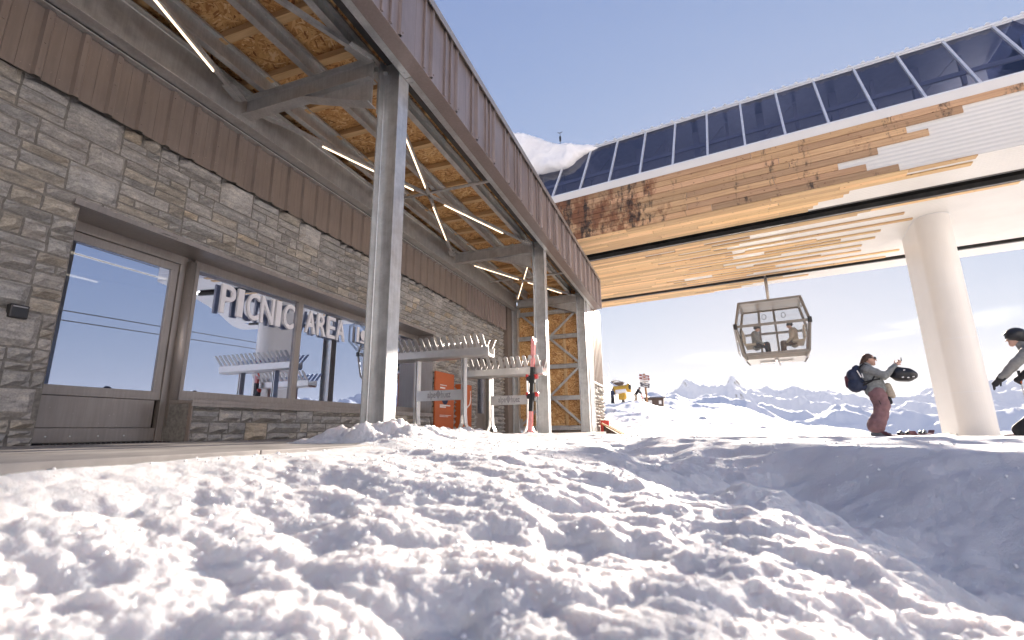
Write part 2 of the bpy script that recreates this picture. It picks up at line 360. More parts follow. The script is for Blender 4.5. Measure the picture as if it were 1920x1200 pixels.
# blobs -> one continuous smooth surface (meshed in a scratch scene of its own)
TMP = bpy.data.scenes.new('scratch')
def _ico(k):
    bm = bmesh.new(); bmesh.ops.create_icosphere(bm, subdivisions=k, radius=1); bm.verts.index_update()
    r = (np.array([v.co[:] for v in bm.verts]), np.array([[v.index for v in f.verts] for f in bm.faces])); bm.free(); return r
ICO2, ICO3 = _ico(2), _ico(3)
def blob_mesh(name, caps, mat, voxel=0.02, smooth=6, disp=None):
    VV, FF, no = [], [], 0
    for c in caps:
        if len(c) == 4: p0, p1, r0, r1 = c; sc = None
        else: p0, p1, r0, r1, sc = c
        p0 = np.array(p0, float); p1 = np.array(p1, float)
        if sc is not None: VV.append(ICO3[0]*np.array(sc)+p0); FF.append(ICO3[1]+no); no += len(ICO3[0]); continue
        L = np.linalg.norm(p1-p0); n = min(60, max(2, int(L/(min(r0, r1)*0.35))+1))
        for i in range(n+1):
            t = i/n; VV.append(ICO2[0]*(r0+(r1-r0)*t)+p0*(1-t)+p1*t); FF.append(ICO2[1]+no); no += len(ICO2[0])
    VV = np.concatenate(VV).astype(np.float32); FF = np.concatenate(FF).astype(np.int32)
    me = bpy.data.meshes.new(name); me.vertices.add(len(VV)); me.vertices.foreach_set('co', VV.ravel()); me.loops.add(FF.size); me.loops.foreach_set('vertex_index', FF.ravel())
    me.polygons.add(len(FF)); me.polygons.foreach_set('loop_start', np.arange(len(FF), dtype=np.int32)*3); me.update()
    ob = bpy.data.objects.new(name+'_tmp', me); TMP.collection.objects.link(ob)
    md = ob.modifiers.new('r', 'REMESH'); md.mode = 'VOXEL'; md.voxel_size = voxel
    if smooth:
        s = ob.modifiers.new('s', 'SMOOTH'); s.iterations = smooth; s.factor = 0.5
    vl = TMP.view_layers[0]; vl.update(); dg = vl.depsgraph
    out = bpy.data.meshes.new_from_object(ob.evaluated_get(dg)); bpy.data.objects.remove(ob); bpy.data.meshes.remove(me)
    out.name = name; out.materials.clear(); out.materials.append(mat)
    out.polygons.foreach_set('use_smooth', [True]*len(out.polygons))
    if disp:
        from mathutils import noise as mn
        for v in out.vertices: v.co += v.normal * disp(v.co, mn)
    out.update(); return out

# ------------------------------------------------------------------ numpy gradient noise
_rs = np.random.RandomState(3); _perm = _rs.permutation(512); _perm = np.concatenate([_perm, _perm, _perm]); _g = _rs.rand(512)*2*np.pi
_gx, _gy = np.cos(_g), np.sin(_g)
def pn(x, y):
    xi = np.floor(x).astype(np.int64); yi = np.floor(y).astype(np.int64); xf = x-xi; yf = y-yi
    u = xf*xf*xf*(xf*(xf*6-15)+10); v = yf*yf*yf*(yf*(yf*6-15)+10)
    def gr(ix, iy, dx, dy):
        h = _perm[(_perm[ix & 511] + iy) & 511]; return _gx[h]*dx + _gy[h]*dy
    a = gr(xi, yi, xf, yf); b = gr(xi+1, yi, xf-1, yf); c = gr(xi, yi+1, xf, yf-1); d = gr(xi+1, yi+1, xf-1, yf-1)
    return (a+(b-a)*u)*(1-v) + (c+(d-c)*u)*v
def fbm(x, y, o=5, lac=2.03, g=0.5):
    s = np.zeros_like(x); a = 1.0
    for i in range(o): s += a*pn(x+i*17.3, y-i*9.1); x = x*lac; y = y*lac; a *= g
    return s
def billow(x, y, o=4, g=0.5):
    s = np.zeros_like(x); a = 1.0
    for i in range(o): s += a*np.abs(pn(x+i*7.7, y+i*3.3)); x = x*2.1; y = y*2.1; a *= g
    return s
def ridged(x, y, o=6, g=0.5):
    s = np.zeros_like(x); a = 1.0; w = 1.0
    for i in range(o):
        r = 1-np.abs(pn(x+i*5.1, y+i*8.3))*1.6; r = np.clip(r, 0, 1)**2; s += a*r*w; w = np.clip(r*1.4, 0, 1); x = x*2.05; y = y*2.05; a *= g
    return s
_jx, _jy, _jr = _rs.rand(512), _rs.rand(512), _rs.rand(512)
def domes(x, y, rmin=0.45, rmax=0.95):
    x = np.asarray(x); k = MSK[0]
    if k is None or k.shape != x.shape: return _domes(x, y, rmin, rmax)
    o = np.zeros_like(x); o[k] = _domes(x[k], y[k], rmin, rmax); return o
MSK = [None]
def _domes(x, y, rmin=0.45, rmax=0.95):
    """rounded lumps packed side by side: the highest of the neighbouring caps"""
    xi = np.floor(x).astype(np.int64); yi = np.floor(y).astype(np.int64); best = np.zeros_like(x)
    for dx in (-1, 0, 1):
        for dy in (-1, 0, 1):
            cx, cy = xi+dx, yi+dy; h = _perm[(_perm[cx & 511] + cy) & 511]
            d2 = (x-cx-_jx[h])**2 + (y-cy-_jy[h])**2; r_ = rmin+(rmax-rmin)*_jr[h]
            best = np.maximum(best, np.sqrt(np.clip(1-d2/(r_*r_), 0, None))*r_)
    return best
def sstep(a, b, x):
    t = np.clip((x-a)/(b-a), 0, 1); return t*t*(3-2*t)

def grid_mesh(name, X, Y, Z, mat, wrap=False, centre=None):
    nr, na = X.shape; co = np.stack([X, Y, Z], -1).reshape(-1, 3).astype(np.float32)
    i = np.arange(nr-1)[:, None]*na; j = np.arange(na if wrap else na-1)[None, :]; j2 = (j+1) % na
    q = np.stack([i+j, i+j2, i+na+j2, i+na+j], -1).reshape(-1, 4)
    tri = np.zeros((0, 3), np.int64)
    if centre is not None:
        co = np.vstack([co, np.array([centre], np.float32)]); ci = nr*na; jj = np.arange(na); tri = np.stack([np.full(na, ci), (jj+1) % na, jj], -1)
    me = bpy.data.meshes.new(name); me.vertices.add(len(co)); me.vertices.foreach_set('co', co.ravel())
    nl = q.size + tri.size; me.loops.add(nl); me.loops.foreach_set('vertex_index', np.concatenate([q.ravel(), tri.ravel()]).astype(np.int32))
    me.polygons.add(len(q)+len(tri))
    st = np.concatenate([np.arange(len(q))*4, q.size + np.arange(len(tri))*3]).astype(np.int32); me.polygons.foreach_set('loop_start', st)
    me.polygons.foreach_set('use_smooth', np.ones(len(q)+len(tri), bool))
    me.materials.append(mat); me.update(); me.validate()
    o = bpy.data.objects.new(name, me); COL.objects.link(o); return o

# ------------------------------------------------------------------ world frame: camera at the origin, +Y along the stone wall, +Z up
AZS = rad(9.5)                                    # the lift station's long axis is square to this bearing
SD = V((math.cos(AZS), -math.sin(AZS), 0)); ND = V((math.sin(AZS), math.cos(AZS), 0)); ZU = V((0,0,1))
KS = 1.245
def S(s, n, z): return (SD*s + ND*n + ZU*z)*KS
def pol(azd, r, z): return V((math.sin(rad(azd))*r, math.cos(rad(azd))*r, z))
PAVE = -0.075

# ------------------------------------------------------------------ ground
def ground_h(X, Y):
    r = np.hypot(X, Y); az = np.degrees(np.arctan2(X, Y))
    # large form
    zb = np.interp(r, [0, 0.7, 1.5, 3, 6, 9, 12, 17, 21, 27], [-0.34, -0.31, -0.275, -0.215, -0.185, -0.175, -0.205, -0.33, -0.42, -0.45])
    lift = sstep(1.2, -2.0, X)*sstep(0.6, 2.5, r)*sstep(16, 8, r); zb = zb*(1-lift) + (-0.092)*lift
    sk = np.interp(az, [-60, -20, -8, -5, -2, 0.6, 3.8, 8.3, 12.8, 17, 19, 25, 60, 90], [6, 4.4, 3.0, 3.0, 2.1, 1.5, 1.0, 0.5, -0.04, -0.66, -0.82, -0.86, -2, -3])
    rs = np.interp(az, [-8, 0, 8, 17, 25], [58, 52, 45, 34, 30])
    zs = rs*np.tan(np.radians(sk)); t = np.clip((r-19)/(rs-19), 0, 1); tt = t*t*(3-2*t)*0.5 + t*0.5
    z = zb*(1-tt) + zs*tt
    over = np.clip(r-rs, 0, None); z = z - 0.22*over*sstep(0, 12, over) ; z = np.maximum(z, -420.0)
    back = sstep(100, 122, np.abs(az+17)); z = np.where(r > 10, z*(1-back) + back*(-0.3 + 0.52*np.clip(r-16, 0, 260)*sstep(10, 60, r) - 0.05*np.clip(r-276, 0, None)), z)  # back: added snow rise behind the camera that bounces sunlight into shaded faces
    # added hollow shapes the right-hand foreground's shade: its bank falls away from the sun
    n_ = X*math.sin(AZS) + Y*math.cos(AZS); s_ = X*math.cos(AZS) - Y*math.sin(AZS)
    crest = 4.7 - 0.95*np.clip(s_, -2.6, 1.2) + 0.3*fbm(X*0.9+2, Y*0.9, 3)                            # bank top comes nearer towards the right
    wr = sstep(-0.9, 1.1, s_ - 0.45 + 0.503*(n_-1.36) + 0.6*fbm(X*1.3+7, Y*1.3, 5, g=0.55))
    d = crest - n_
    dip = 0.40*sstep(-0.1, 2.1, d)*sstep(9, 4, d)*wr
    z = z - dip*(1-sstep(9, 12, r)) + 0.05*np.exp(-(d/0.6)**2)*wr*(1-sstep(8, 11, r))
    # mounds swept up along the columns
    def mound(x0, y0, x1, y1, h, w):
        dx, dy = x1-x0, y1-y0; t = np.clip(((X-x0)*dx+(Y-y0)*dy)/(dx*dx+dy*dy), 0, 1)
        dd = np.hypot(X-x0-t*dx, Y-y0-t*dy); return h*np.exp(-(dd/w)**2)
    mz = np.maximum(mound(-2.35, 3.15, -2.72, 4.5, 0.145, 0.48), np.maximum(mound(-2.72, 4.5, -3.1, 6.6, 0.11, 0.5), mound(-3.1, 6.6, -2.5, 8.6, 0.035, 0.6)))
    lump = fbm(X*3.1, Y*3.1, 5, g=0.6); z = z + mz*(1+0.75*lump)
    pd = np.hypot(X-8.2, Y-19.2); z = z + 0.16*np.exp(-(pd/1.25)**2)*(1+0.8*fbm(X*2.3, Y*2.3, 4))
    # bare strip along the wall
    edge = -2.05 + 0.12*fbm(X*0.9+3, Y*0.9, 3) + 0.06*fbm(X*6, Y*6, 3)
    bare = sstep(0.08, -0.10, X-edge)*(1-sstep(2.7, 3.4, Y-0.22*(X+2.15)))
    bare = np.maximum(bare, sstep(-3.25, -3.7, X)*sstep(16.5, 15.5, Y))
    # relief
    fw = 1-bare; MSK[0] = r < 32
    near = sstep(5.5, 0.9, r); mid = sstep(30, 6, r)
    a = np.cos(AZS), np.sin(AZS); U = X*a[0]-Y*a[1]; W = X*a[1]+Y*a[0]
    wx = 0.35*fbm(X*1.3, Y*1.3, 3); wy = 0.35*fbm(X*1.3+40, Y*1.3, 3)
    nb = sstep(3.6, 1.1, r); n2 = sstep(6.5, 1.5, r); w1 = 0.22*fbm(X*3.1, Y*3.1, 3); w2 = 0.22*fbm(X*3.1+50, Y*3.1, 3)
    rel = 0.042*nb*(domes(U*4.2+w1*1.5, W*6.4+w2*1.5, 0.5, 1.1)-0.72) + 0.0135*n2*(domes(U*9.5+w2*3, W*13+w1*3)-0.55) + 0.007*sstep(5.5, 0.8, r)*(domes(U*24+w1*6, W*27+w2*6)-0.5)
    rel += 0.0042*sstep(3.4, 0.6, r)*(domes(X*62, Y*62, 0.3, 0.9)-0.5) + 0.028*near*fbm(U*1.1+3, W*1.6, 3) + 0.006*sstep(9, 2, r)*fbm(U*19, W*24, 3, g=0.6)
    rel += 0.034*mid*sstep(0.8, 3.0, r)*(fbm(U*0.9+wx, W*2.3+wy, 3, g=0.4) + 0.35*(billow(U*2.2, W*5.5, 3, 0.5)-0.4)) + 0.010*mid*sstep(1.5, 4, r)*(domes(U*4.5+wx*3, W*9+wy*3)-0.5)
    foot = np.clip(pn(U*2.4+9, W*2.9)-0.18, 0, 1); rel -= 0.11*foot*mid*sstep(1.5, 3.5, r)
    rel += 0.35*sstep(14, 40, r)*fbm(X*0.09+5, Y*0.11, 5, g=0.5)*sstep(70, 45, r) + 0.035*sstep(14, 26, r)*fbm(U*2.6, W*1.1, 3) + 0.15*sstep(15, 30, r)*fbm(U*0.9, W*0.4, 4) - 0.10*sstep(18, 30, r)*np.abs(pn(U*0.5+0.3*W, W*0.06)) + 0.26*sstep(18, 34, r)*sstep(75, 55, r)*fbm(U*0.28+2, W*0.16, 4)
    shd = 1-0.4*sstep(0.15, 0.8, dip/0.6); rel = rel*np.where(r < 9, shd, 1)
    hol = sstep(0.1, 0.5, dip); rel += hol*(0.035*fbm(U*1.6+1, W*4.0+wy*2, 5, g=0.55) + 0.014*(domes(U*5+wx*3, W*10+wy*3)-0.5))
    rel = rel*(1-0.72*sstep(-0.9, -1.9, X)*sstep(4.2, 3.2, Y))
    z = z + rel*fw
    z = np.where(r > 70, z + 6*fbm(X*0.01, Y*0.01, 4)*sstep(70, 200, r), z)
    z = z*fw + (PAVE-0.05)*bare
    wallmask = (X < -2.3)*(Y > -7)*(Y < 15.0); z = np.where((wallmask > 0) & (X < -3.2), np.minimum(z, 0.05), z)
    z = np.where((X < -5.5) & (Y < 40) & (Y > -9) & (X > -14), -0.25, z)
    return z
az = np.concatenate([np.radians(np.linspace(-100, 60, 1240)), np.radians(np.linspace(62, 258, 90))])
rr = np.concatenate([np.geomspace(0.36, 75, 720), np.geomspace(78, 9000, 46)])
A_, R_ = np.meshgrid(az, rr); X_ = np.sin(A_)*R_; Y_ = np.cos(A_)*R_
g = grid_mesh('snow_ground', X_, Y_, ground_h(X_, Y_), M['snow'], True, (0, 0, -0.36)); tag(g, kind='structure')
def gh(x, y): return float(ground_h(np.array([[float(x)]]), np.array([[float(y)]]))[0, 0])
# loose crumbs of crusty snow thrown about in front of the wall
rs_ = np.random.RandomState(11); nC = 6500; rC = 0.6*(7.0/0.6)**rs_.rand(nC); aC = np.radians(rs_.uniform(-72, 34, nC)); xC = np.sin(aC)*rC; yC = np.cos(aC)*rC
okC = (xC > -1.95)*(pn(xC*2.2+3, yC*2.2) > -0.12); xC, yC, rC = xC[okC], yC[okC], rC[okC]; nC = len(xC)
szC = (0.0016+0.006*rs_.rand(nC)**4.0)*np.interp(rC, [0.6, 3, 7], [0.7, 1.1, 1.9]); zC = ground_h(xC, yC)
JT = 1+0.35*(rs_.rand(64, 42)-0.5); ICOc = None
bmc = bmesh.new(); bmesh.ops.create_icosphere(bmc, subdivisions=2, radius=1); bmc.verts.index_update(); ICOc = (np.array([v.co[:] for v in bmc.verts]), np.array([[v.index for v in f.verts] for f in bmc.faces])); bmc.free()
VC = ICOc[0][None]*JT[rs_.randint(0, 64, nC)][:, :, None]*szC[:, None, None]*rs_.uniform(0.7, 1.3, (nC, 1, 3)) + np.stack([xC, yC, zC+szC*0.35], -1)[:, None, :]
FC = (ICOc[1][None] + (np.arange(nC)*42)[:, None, None]).reshape(-1, 3).astype(np.int32); VC = VC.reshape(-1, 3).astype(np.float32)
me = bpy.data.meshes.new('snow_crumbs'); me.vertices.add(len(VC)); me.vertices.foreach_set('co', VC.ravel()); me.loops.add(FC.size); me.loops.foreach_set('vertex_index', FC.ravel()); me.polygons.add(len(FC)); me.polygons.foreach_set('loop_start', np.arange(len(FC), dtype=np.int32)*3); me.polygons.foreach_set('use_smooth', np.ones(len(FC), bool)); me.materials.append(M['snow_clean']); me.update()
oc = bpy.data.objects.new('snow_crumbs', me); COL.objects.link(oc); tag(oc, 'loose crumbs of crusty snow scattered over the foreground', 'snow', kind='stuff')
p = MB()
for k in range(14):
    y0 = -6+k*1.56; p.box((-5.44, y0, PAVE-0.12), (-1.9 if k < 6 else -2.5, y0+1.552, PAVE+rnd.uniform(-0.0015, 0.0015)), bev=0.004)
tag(p.build('pavement', M['paving']), kind='structure')

# far relief: polar sheets with their own distance
def relief(name, az0, az1, na, r0, r1, nr, elev, rp, mat, amp, fs, base, seed, sharp=1.0, back=0.5):
    a = np.radians(np.linspace(az0, az1, na)); r = np.linspace(r0, r1, nr); A, R = np.meshgrid(a, r); X = np.sin(A)*R; Y = np.cos(A)*R
    top = np.interp(np.degrees(A), [e[0] for e in elev], [e[1] for e in elev]); H = rp*np.tan(np.radians(top))
    t = np.clip((R-r0)/(rp-r0), 0, 1); b = np.clip((r1-R)/(r1-rp), 0, 1)**back; prof = np.where(R < rp, t**sharp, b)
    nz = ridged(X*fs+seed, Y*fs, 7, 0.52)-0.75; nf = fbm(X*fs*4, Y*fs*4, 5)
    Z = base + (H-base)*prof + amp*(nz + 0.25*nf)*np.clip(prof*1.2, 0, 1)*np.where(np.abs(R-rp) < 1e9, 1, 1)
    return grid_mesh(name, X, Y, Z, mat)
m1 = relief('mountains', -30, 75, 900, 1500, 6200, 150,
   [(-30, 5.5), (-12, 5), (-5, 4.0), (-2.6, 3.9), (0.2, 3.8), (3, 3.6), (4.0, 3.55), (4.87, 4.15), (5.8, 3.2), (7.5, 2.6), (9.5, 2.65), (11.4, 2.8), (13, 2.85), (15.3, 2.2), (16.9, 1.9), (19, 2.45), (21.3, 2.7), (24.7, 2.9), (26.9, 2.85), (35, 3.2), (50, 2.6), (75, 3)],
   4600, M['mtn'], 120, 0.0011, -260, 11.0, 1.0)
tag(m1, kind='structure')
m3 = relief('foothill', -6, 75, 420, 700, 2300, 70, [(-6, 0.6), (5, 0.9), (9, 1.15), (12, 0.5), (15, 0.9), (18, 1.25), (20, 0.2), (24, 0.5), (32, 0.9), (75, 0.6)], 1700, M['mtn'], 40, 0.0025, -160, 3.0)
tag(m3, kind='structure')
m2 = relief('rocky_hill', -16, 14, 460, 130, 420, 110, [(-16, 4.5), (-8, 4.2), (-5.5, 3.9), (-2.6, 3.75), (0.2, 2.9), (3.5, 3.0), (6, 2.5), (7.9, 1.35), (9.2, 0.5), (14, -2)], 300, M['hill_rock'], 2.6, 0.02, -4, 1.0, 0.8)
tag(m2, kind='structure')
m4 = relief('piste_hill', -40, 2, 260, 75, 210, 60, [(-40, 9), (-14, 8), (-9, 6.0), (-7.6, 5.1), (-6, 4.55), (-4, 3.6), (-1.5, 1.6), (2, -1)], 165, M['snow_roof'], 0.5, 0.03, 0.5, 5.0)
tag(m4, kind='structure')

# ------------------------------------------------------------------ stone building
XW = -5.45; XF = -5.85
B = thing('stone_building', (XW, 5, PAVE), 'long stone clad building with brown metal band and big picnic window beside the canopy', 'building')
OPEN = [(2.67, 9.75, 0.36, 2.2), (2.67, 4.05, -0.2, 2.2), (12.25, 13.5, -0.2, 2.05)]
def stones(y0, y1, z0, z1, opens, xw):
    mb = MB(); z = z0; cells = []
    def tonepick():
        b = rnd.uniform(0.37, 0.45)*rnd.uniform(0.92, 1.06); k = rnd.random()
        if k < 0.50: return (b*1.01, b*0.955, b*0.895)
        if k < 0.80: return (b*0.95, b*0.92, b*0.88)
        if k < 0.96: return (b*1.08, b*0.98, b*0.84)
        return (b*1.16, b*0.98, b*0.76)
    while z < z1-0.02:
        h = rnd.uniform(0.22, 0.42); h = min(h, z1-z); 
        if z1-z-h < 0.1: h = z1-z
        y = y0 + rnd.uniform(-0.3, 0)
        while y < y1:
            w = rnd.uniform(0.28, 0.78); k = rnd.random()
            if k < 0.15 and h < 0.36: cells.append((y, min(y+min(w, 0.5), y1), z, z+h)); w = min(w, 0.5)
            else:
                nrow = 2 if (h < 0.31 and k < 0.8) else 3; cut = [0]+sorted(i/nrow + rnd.uniform(-0.10, 0.10) for i in range(1, nrow))+[1]
                for a, b in zip(cut[:-1], cut[1:]):
                    yy = y
                    while yy < y+w-0.01:
                        ww = rnd.uniform(0.14, 0.62); 
                        if y+w-yy-ww < 0.12: ww = y+w-yy
                        cells.append((yy, min(yy+ww, y1), z+a*h, z+b*h)); yy += ww
            y += w
        z += h
    out = []
    for c in cells:
        parts = [c]
        for o in opens:
            nxt = []
            for (a, b, d, e) in parts:
                if b <= o[0] or a >= o[1] or e <= o[2] or d >= o[3]: nxt.append((a, b, d, e)); continue
                cand = [(a, o[0], d, e), (o[1], b, d, e), (a, b, d, o[2]), (a, b, o[3], e)]
                cand = [q for q in cand if q[1]-q[0] > 0.04 and q[3]-q[2] > 0.03]
                if cand: nxt.append(max(cand, key=lambda q: (q[1]-q[0])*(q[3]-q[2])))
            parts = nxt
        out += parts
    for (a, b, d, e) in out:
        g_ = 0.010; w = b-a-2*g_; h = e-d-2*g_
        if w < 0.03 or h < 0.02: continue
        ny = max(3, int(w/0.07)+2); nz = max(3, int(h/0.06)+2); t = tonepick(); pr = rnd.uniform(0.0, 0.05); tilt = rnd.uniform(-0.02, 0.02); skew = rnd.uniform(-0.1, 0.1)*h
        sd = rnd.uniform(0, 99); ys = np.linspace(0, 1, ny); zs = np.linspace(0, 1, nz)
        YY, ZZ = np.meshgrid(ys, zs)
        edgey = np.minimum(YY, 1-YY)*w; edgez = np.minimum(ZZ, 1-ZZ)*h; ed = np.minimum(edgey, edgez)
        bulge = np.clip(ed/0.028, 0, 1)**0.5*0.038
        yj = a+g_+YY*w + 0.014*pn(ZZ*h*18+sd, YY*w*9+sd*2) + skew*(ZZ-0.5)*(1 if rnd.random() < 0.4 else 0); zj = d+g_+ZZ*h + 0.011*pn(YY*w*11+sd, ZZ*h*9-sd)
        xj = xw + bulge + (pr + tilt*(ZZ-0.5))*np.clip(ed/0.012, 0, 1) + 0.016*pn(YY*w*13+sd, ZZ*h*17)*np.clip(ed/0.02, 0, 1)
        vs = list(zip(xj.ravel(), yj.ravel(), zj.ravel())); fs = []
        for i in range(nz-1):
            for j in range(ny-1): fs.append((i*ny+j, i*ny+j+1, (i+1)*ny+j+1, (i+1)*ny+j))
        n0 = len(vs); per = [j for j in range(ny)] + [i*ny+ny-1 for i in range(1, nz)] + [(nz-1)*ny+j for j in range(ny-2, -1, -1)] + [i*ny for i in range(nz-2, 0, -1)]
        vs += [(xw-0.03, vs[q][1], vs[q][2]) for q in per]
        for q in range(len(per)): q2 = (q+1) % len(per); fs.append((per[q], n0+q, n0+q2, per[q2]))
        mb.add(vs, fs, t)
    return mb
sw = stones(-5.0, 14.42, PAVE-0.02, 3.27, OPEN, XW)
o = sw.build('stone_facing', M['stone'], B, smooth=False)
core = MB()
for (a, b, d, e) in [(-5, 2.67, -0.2, 3.3), (2.67, 9.75, 2.21, 3.3), (4.05, 9.75, -0.2, 0.355), (9.75, 12.25, -0.2, 3.3), (12.25, 13.5, 2.06, 3.3), (13.5, 14.42, -0.2, 3.3), (-5, 15.2, 3.302, 4.6)]:
    core.box((-5.93, a, d), (XW-0.004, b, e))
core.build('wall_core', M['mortar'], B)
f = MB(); f.box((-5.95, 14.44, -0.2), (-5.31, 15.2, 4.3)); f.build('end_trim', M['brown'], B)
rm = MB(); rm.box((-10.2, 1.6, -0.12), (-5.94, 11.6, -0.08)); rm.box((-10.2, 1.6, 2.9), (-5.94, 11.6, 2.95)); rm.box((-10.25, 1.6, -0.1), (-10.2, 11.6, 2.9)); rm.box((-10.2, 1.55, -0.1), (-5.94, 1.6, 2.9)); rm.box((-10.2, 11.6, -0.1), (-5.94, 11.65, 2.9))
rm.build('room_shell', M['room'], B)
# brown ribbed band: trapezoid sheet profile
def ribbed(y0, y1, z0, z1, x, pitch, rib, depth, out=1, thick=0.004):
    mb = MB(); prof = []; y = y0
    while y < y1-pitch*0.5:
        f = pitch-rib
        prof += [(y, 0), (y+f*0.46, 0), (y+f*0.47, -0.004), (y+f*0.48, 0), (y+f, 0), (y+f+rib*0.22, depth), (y+f+rib*0.78, depth)]; y += pitch
    prof.append((y, 0)); n = len(prof)
    vs = [(x+out*d, yy, z0) for yy, d in prof] + [(x+out*d, yy, z1) for yy, d in prof] + [(x+out*(d-thick), yy, z0) for yy, d in prof] + [(x+out*(d-thick), yy, z1) for yy, d in prof]
    fs = [(i, i+1, n+i+1, n+i) for i in range(n-1)] + [(2*n+i+1, 2*n+i, 3*n+i, 3*n+i+1) for i in range(n-1)] + [(i+1, i, 2*n+i, 2*n+i+1) for i in range(n-1)] + [(n+i, n+i+1, 3*n+i+1, 3*n+i) for i in range(n-1)]
    mb.add(vs, fs); return mb
cl = ribbed(-5.0, 11.2, 3.20, 3.905, -5.325, 0.297, 0.085, 0.034)
yy = -5.0
while yy < 11:
    for zz in (3.28, 3.55, 3.82): cl.tube([(-5.291, yy+0.2545, zz), (-5.282, yy+0.2545, zz)], 0.008, 6)
    yy += 0.297
cl.build('ribbed_cladding', M['brown'], B)
cl = ribbed(11.25, 14.2, 3.15, 3.905, -5.31, 0.20, 0.075, 0.03); cl.build('ribbed_cladding', M['fascia'], B)
sf = MB(); sf.box((-5.39, -5, 3.26), (-5.335, 14.435, 4.1)); sf.build('cladding_backing', M['dark'], B)
# opening surround: lintel, jambs
ln = MB(); ln.box((-5.90, 2.60, 2.20), (-5.40, 9.80, 2.215)); ln.box((-5.412, 2.60, 2.215), (-5.398, 9.80, 2.265)); ln.build('lintel', M['frame'], B)
for y_ in (9.745,): jb = MB(); jb.box((-5.90, y_-0.008, -0.06), (-5.42, y_+0.008, 2.2)); jb.build('jamb_lining', M['frame'], B)
# glazed door
dr = thing('entrance_door', (XF, 3.4, PAVE), None, None); dr.parent = B; dr.location = V((XF, 3.4, PAVE))-B.location
f = MB()
f.box((XF-0.05, 2.70, 2.09), (XF+0.03, 4.06, 2.2), bev=0.004); f.box((XF-0.05, 3.98, PAVE), (XF+0.03, 4.06, 2.09), bev=0.004); f.box((XF-0.05, 2.66, PAVE), (XF+0.03, 2.74, 2.09), bev=0.004)
f.box((XF-0.04, 2.74, 1.99), (XF+0.01, 3.98, 2.085), bev=0.004); f.box((XF-0.04, 2.74, 0.40), (XF+0.01, 3.98, 0.50), bev=0.004); f.box((XF-0.04, 3.89, 0.5), (XF+0.01, 3.975, 1.99), bev=0.004); f.box((XF-0.04, 2.745, 0.5), (XF+0.01, 2.82, 1.99), bev=0.004)
f.box((XF-0.04, 2.745, PAVE+0.015), (XF+0.012, 3.975, 0.08), bev=0.004); f.build('door_frame', M['frame'], dr)
f = MB(); f.box((XF-0.03, 2.74, 0.085), (XF+0.002, 3.93, 0.395), bev=0.003); f.build('kick_panel', M['frame'], dr)
f = MB(); f.box((XF-0.02, 2.80, 0.49), (XF-0.012, 3.90, 2.0)); f.build('door_glass', M['glass'], dr)
f = MB(); f.box((-5.93, 4.05, PAVE), (-5.87, 4.17, 2.2)); f.build('post_backing', M['frame'], dr)
f = MB(); f.tube([(XF+0.06, 4.10, 0.10), (XF+0.06, 4.10, 2.14)], 0.055, 20); f.build('hinge_post_cover', M['frame'], dr, smooth=True)
for y in (2.95, 3.15, 3.4, 3.65): f = MB(); f.tube([(XF+0.012, y, 0.0), (XF+0.016, y, 0.0)], 0.008, 8); f.build('screw_head', M['alu'], dr)
f = MB()
for i in range(26): f.box((-5.75, 2.75+i*0.046, PAVE), (-5.46, 2.765+i*0.046, PAVE+0.012))
f.box((-5.76, 2.72, PAVE), (-5.755, 3.96, PAVE+0.014)); f.build('door_grate', M['steel_dark'], B)
# window band
wn = thing('picnic_window', (XF, 6.9, 0.36), None, None); wn.parent = B; wn.location = V((XF, 6.9, 0.36))-B.location
f = MB(); f.box((XF-0.05, 4.16, 2.09), (XF+0.03, 9.735, 2.2), bev=0.004); f.box((XF-0.05, 4.16, 0.45), (XF+0.03, 9.735, 0.53), bev=0.004)
f.box((XF-0.05, 4.16, 0.53), (XF+0.03, 4.235, 2.09), bev=0.004); f.box((XF-0.05, 9.65, 0.53), (XF+0.03, 9.735, 2.09), bev=0.004); f.build('window_frame', M['frame'], wn)
for y in (6.02, 7.95):
    f = MB(); f.box((XF-0.05, y-0.055, 0.53), (XF+0.03, y+0.055, 2.09), bev=0.004); f.build('mullion', M['frame'], wn)
for a, b in ((4.235, 5.965), (6.075, 7.895), (8.005, 9.65)):
    f = MB(); f.box((XF-0.02, a-0.01, 0.52), (XF-0.012, b+0.01, 2.1)); f.build('window_pane', M['glass'], wn)
f = MB(); f.box((-5.84, 4.05, 0.36), (-5.39, 9.735, 0.40), bev=0.006); f.box((-5.405, 4.05, 0.325), (-5.392, 9.735, 0.36)); f.box((-5.84, 4.06, 0.40), (-5.80, 9.735, 0.45))
for y in np.arange(4.3, 9.6, 0.45): f.box((-5.391, y, 0.37), (-5.386, y+0.025, 0.382))
f.build('window_sill', M['frame'], wn)
f = MB(); f.box((-5.80, 4.06, -0.07), (-5.40, 4.075, 0.36)); f.build('sill_end_panel', M['brown'], B)
# small rear door
d2 = thing('rear_door', (-5.7, 12.9, PAVE), None, None); d2.parent = B; d2.location = V((-5.7, 12.9, PAVE))-B.location
f = MB(); f.box((-5.78, 12.25, PAVE), (-5.68, 12.36, 2.05), bev=0.004); f.box((-5.78, 13.39, PAVE), (-5.68, 13.5, 2.05), bev=0.004); f.box((-5.78, 12.36, 1.95), (-5.68, 13.39, 2.05), bev=0.004); f.box((-5.77, 12.84, PAVE), (-5.70, 12.92, 1.95)); f.box((-5.77, 12.36, PAVE), (-5.71, 13.39, 0.5)); f.build('door_frame', M['frame'], d2)
f = MB(); f.box((-5.75, 12.36, 0.5), (-5.742, 13.39, 1.95)); f.build('door_glass', M['glass'], d2)

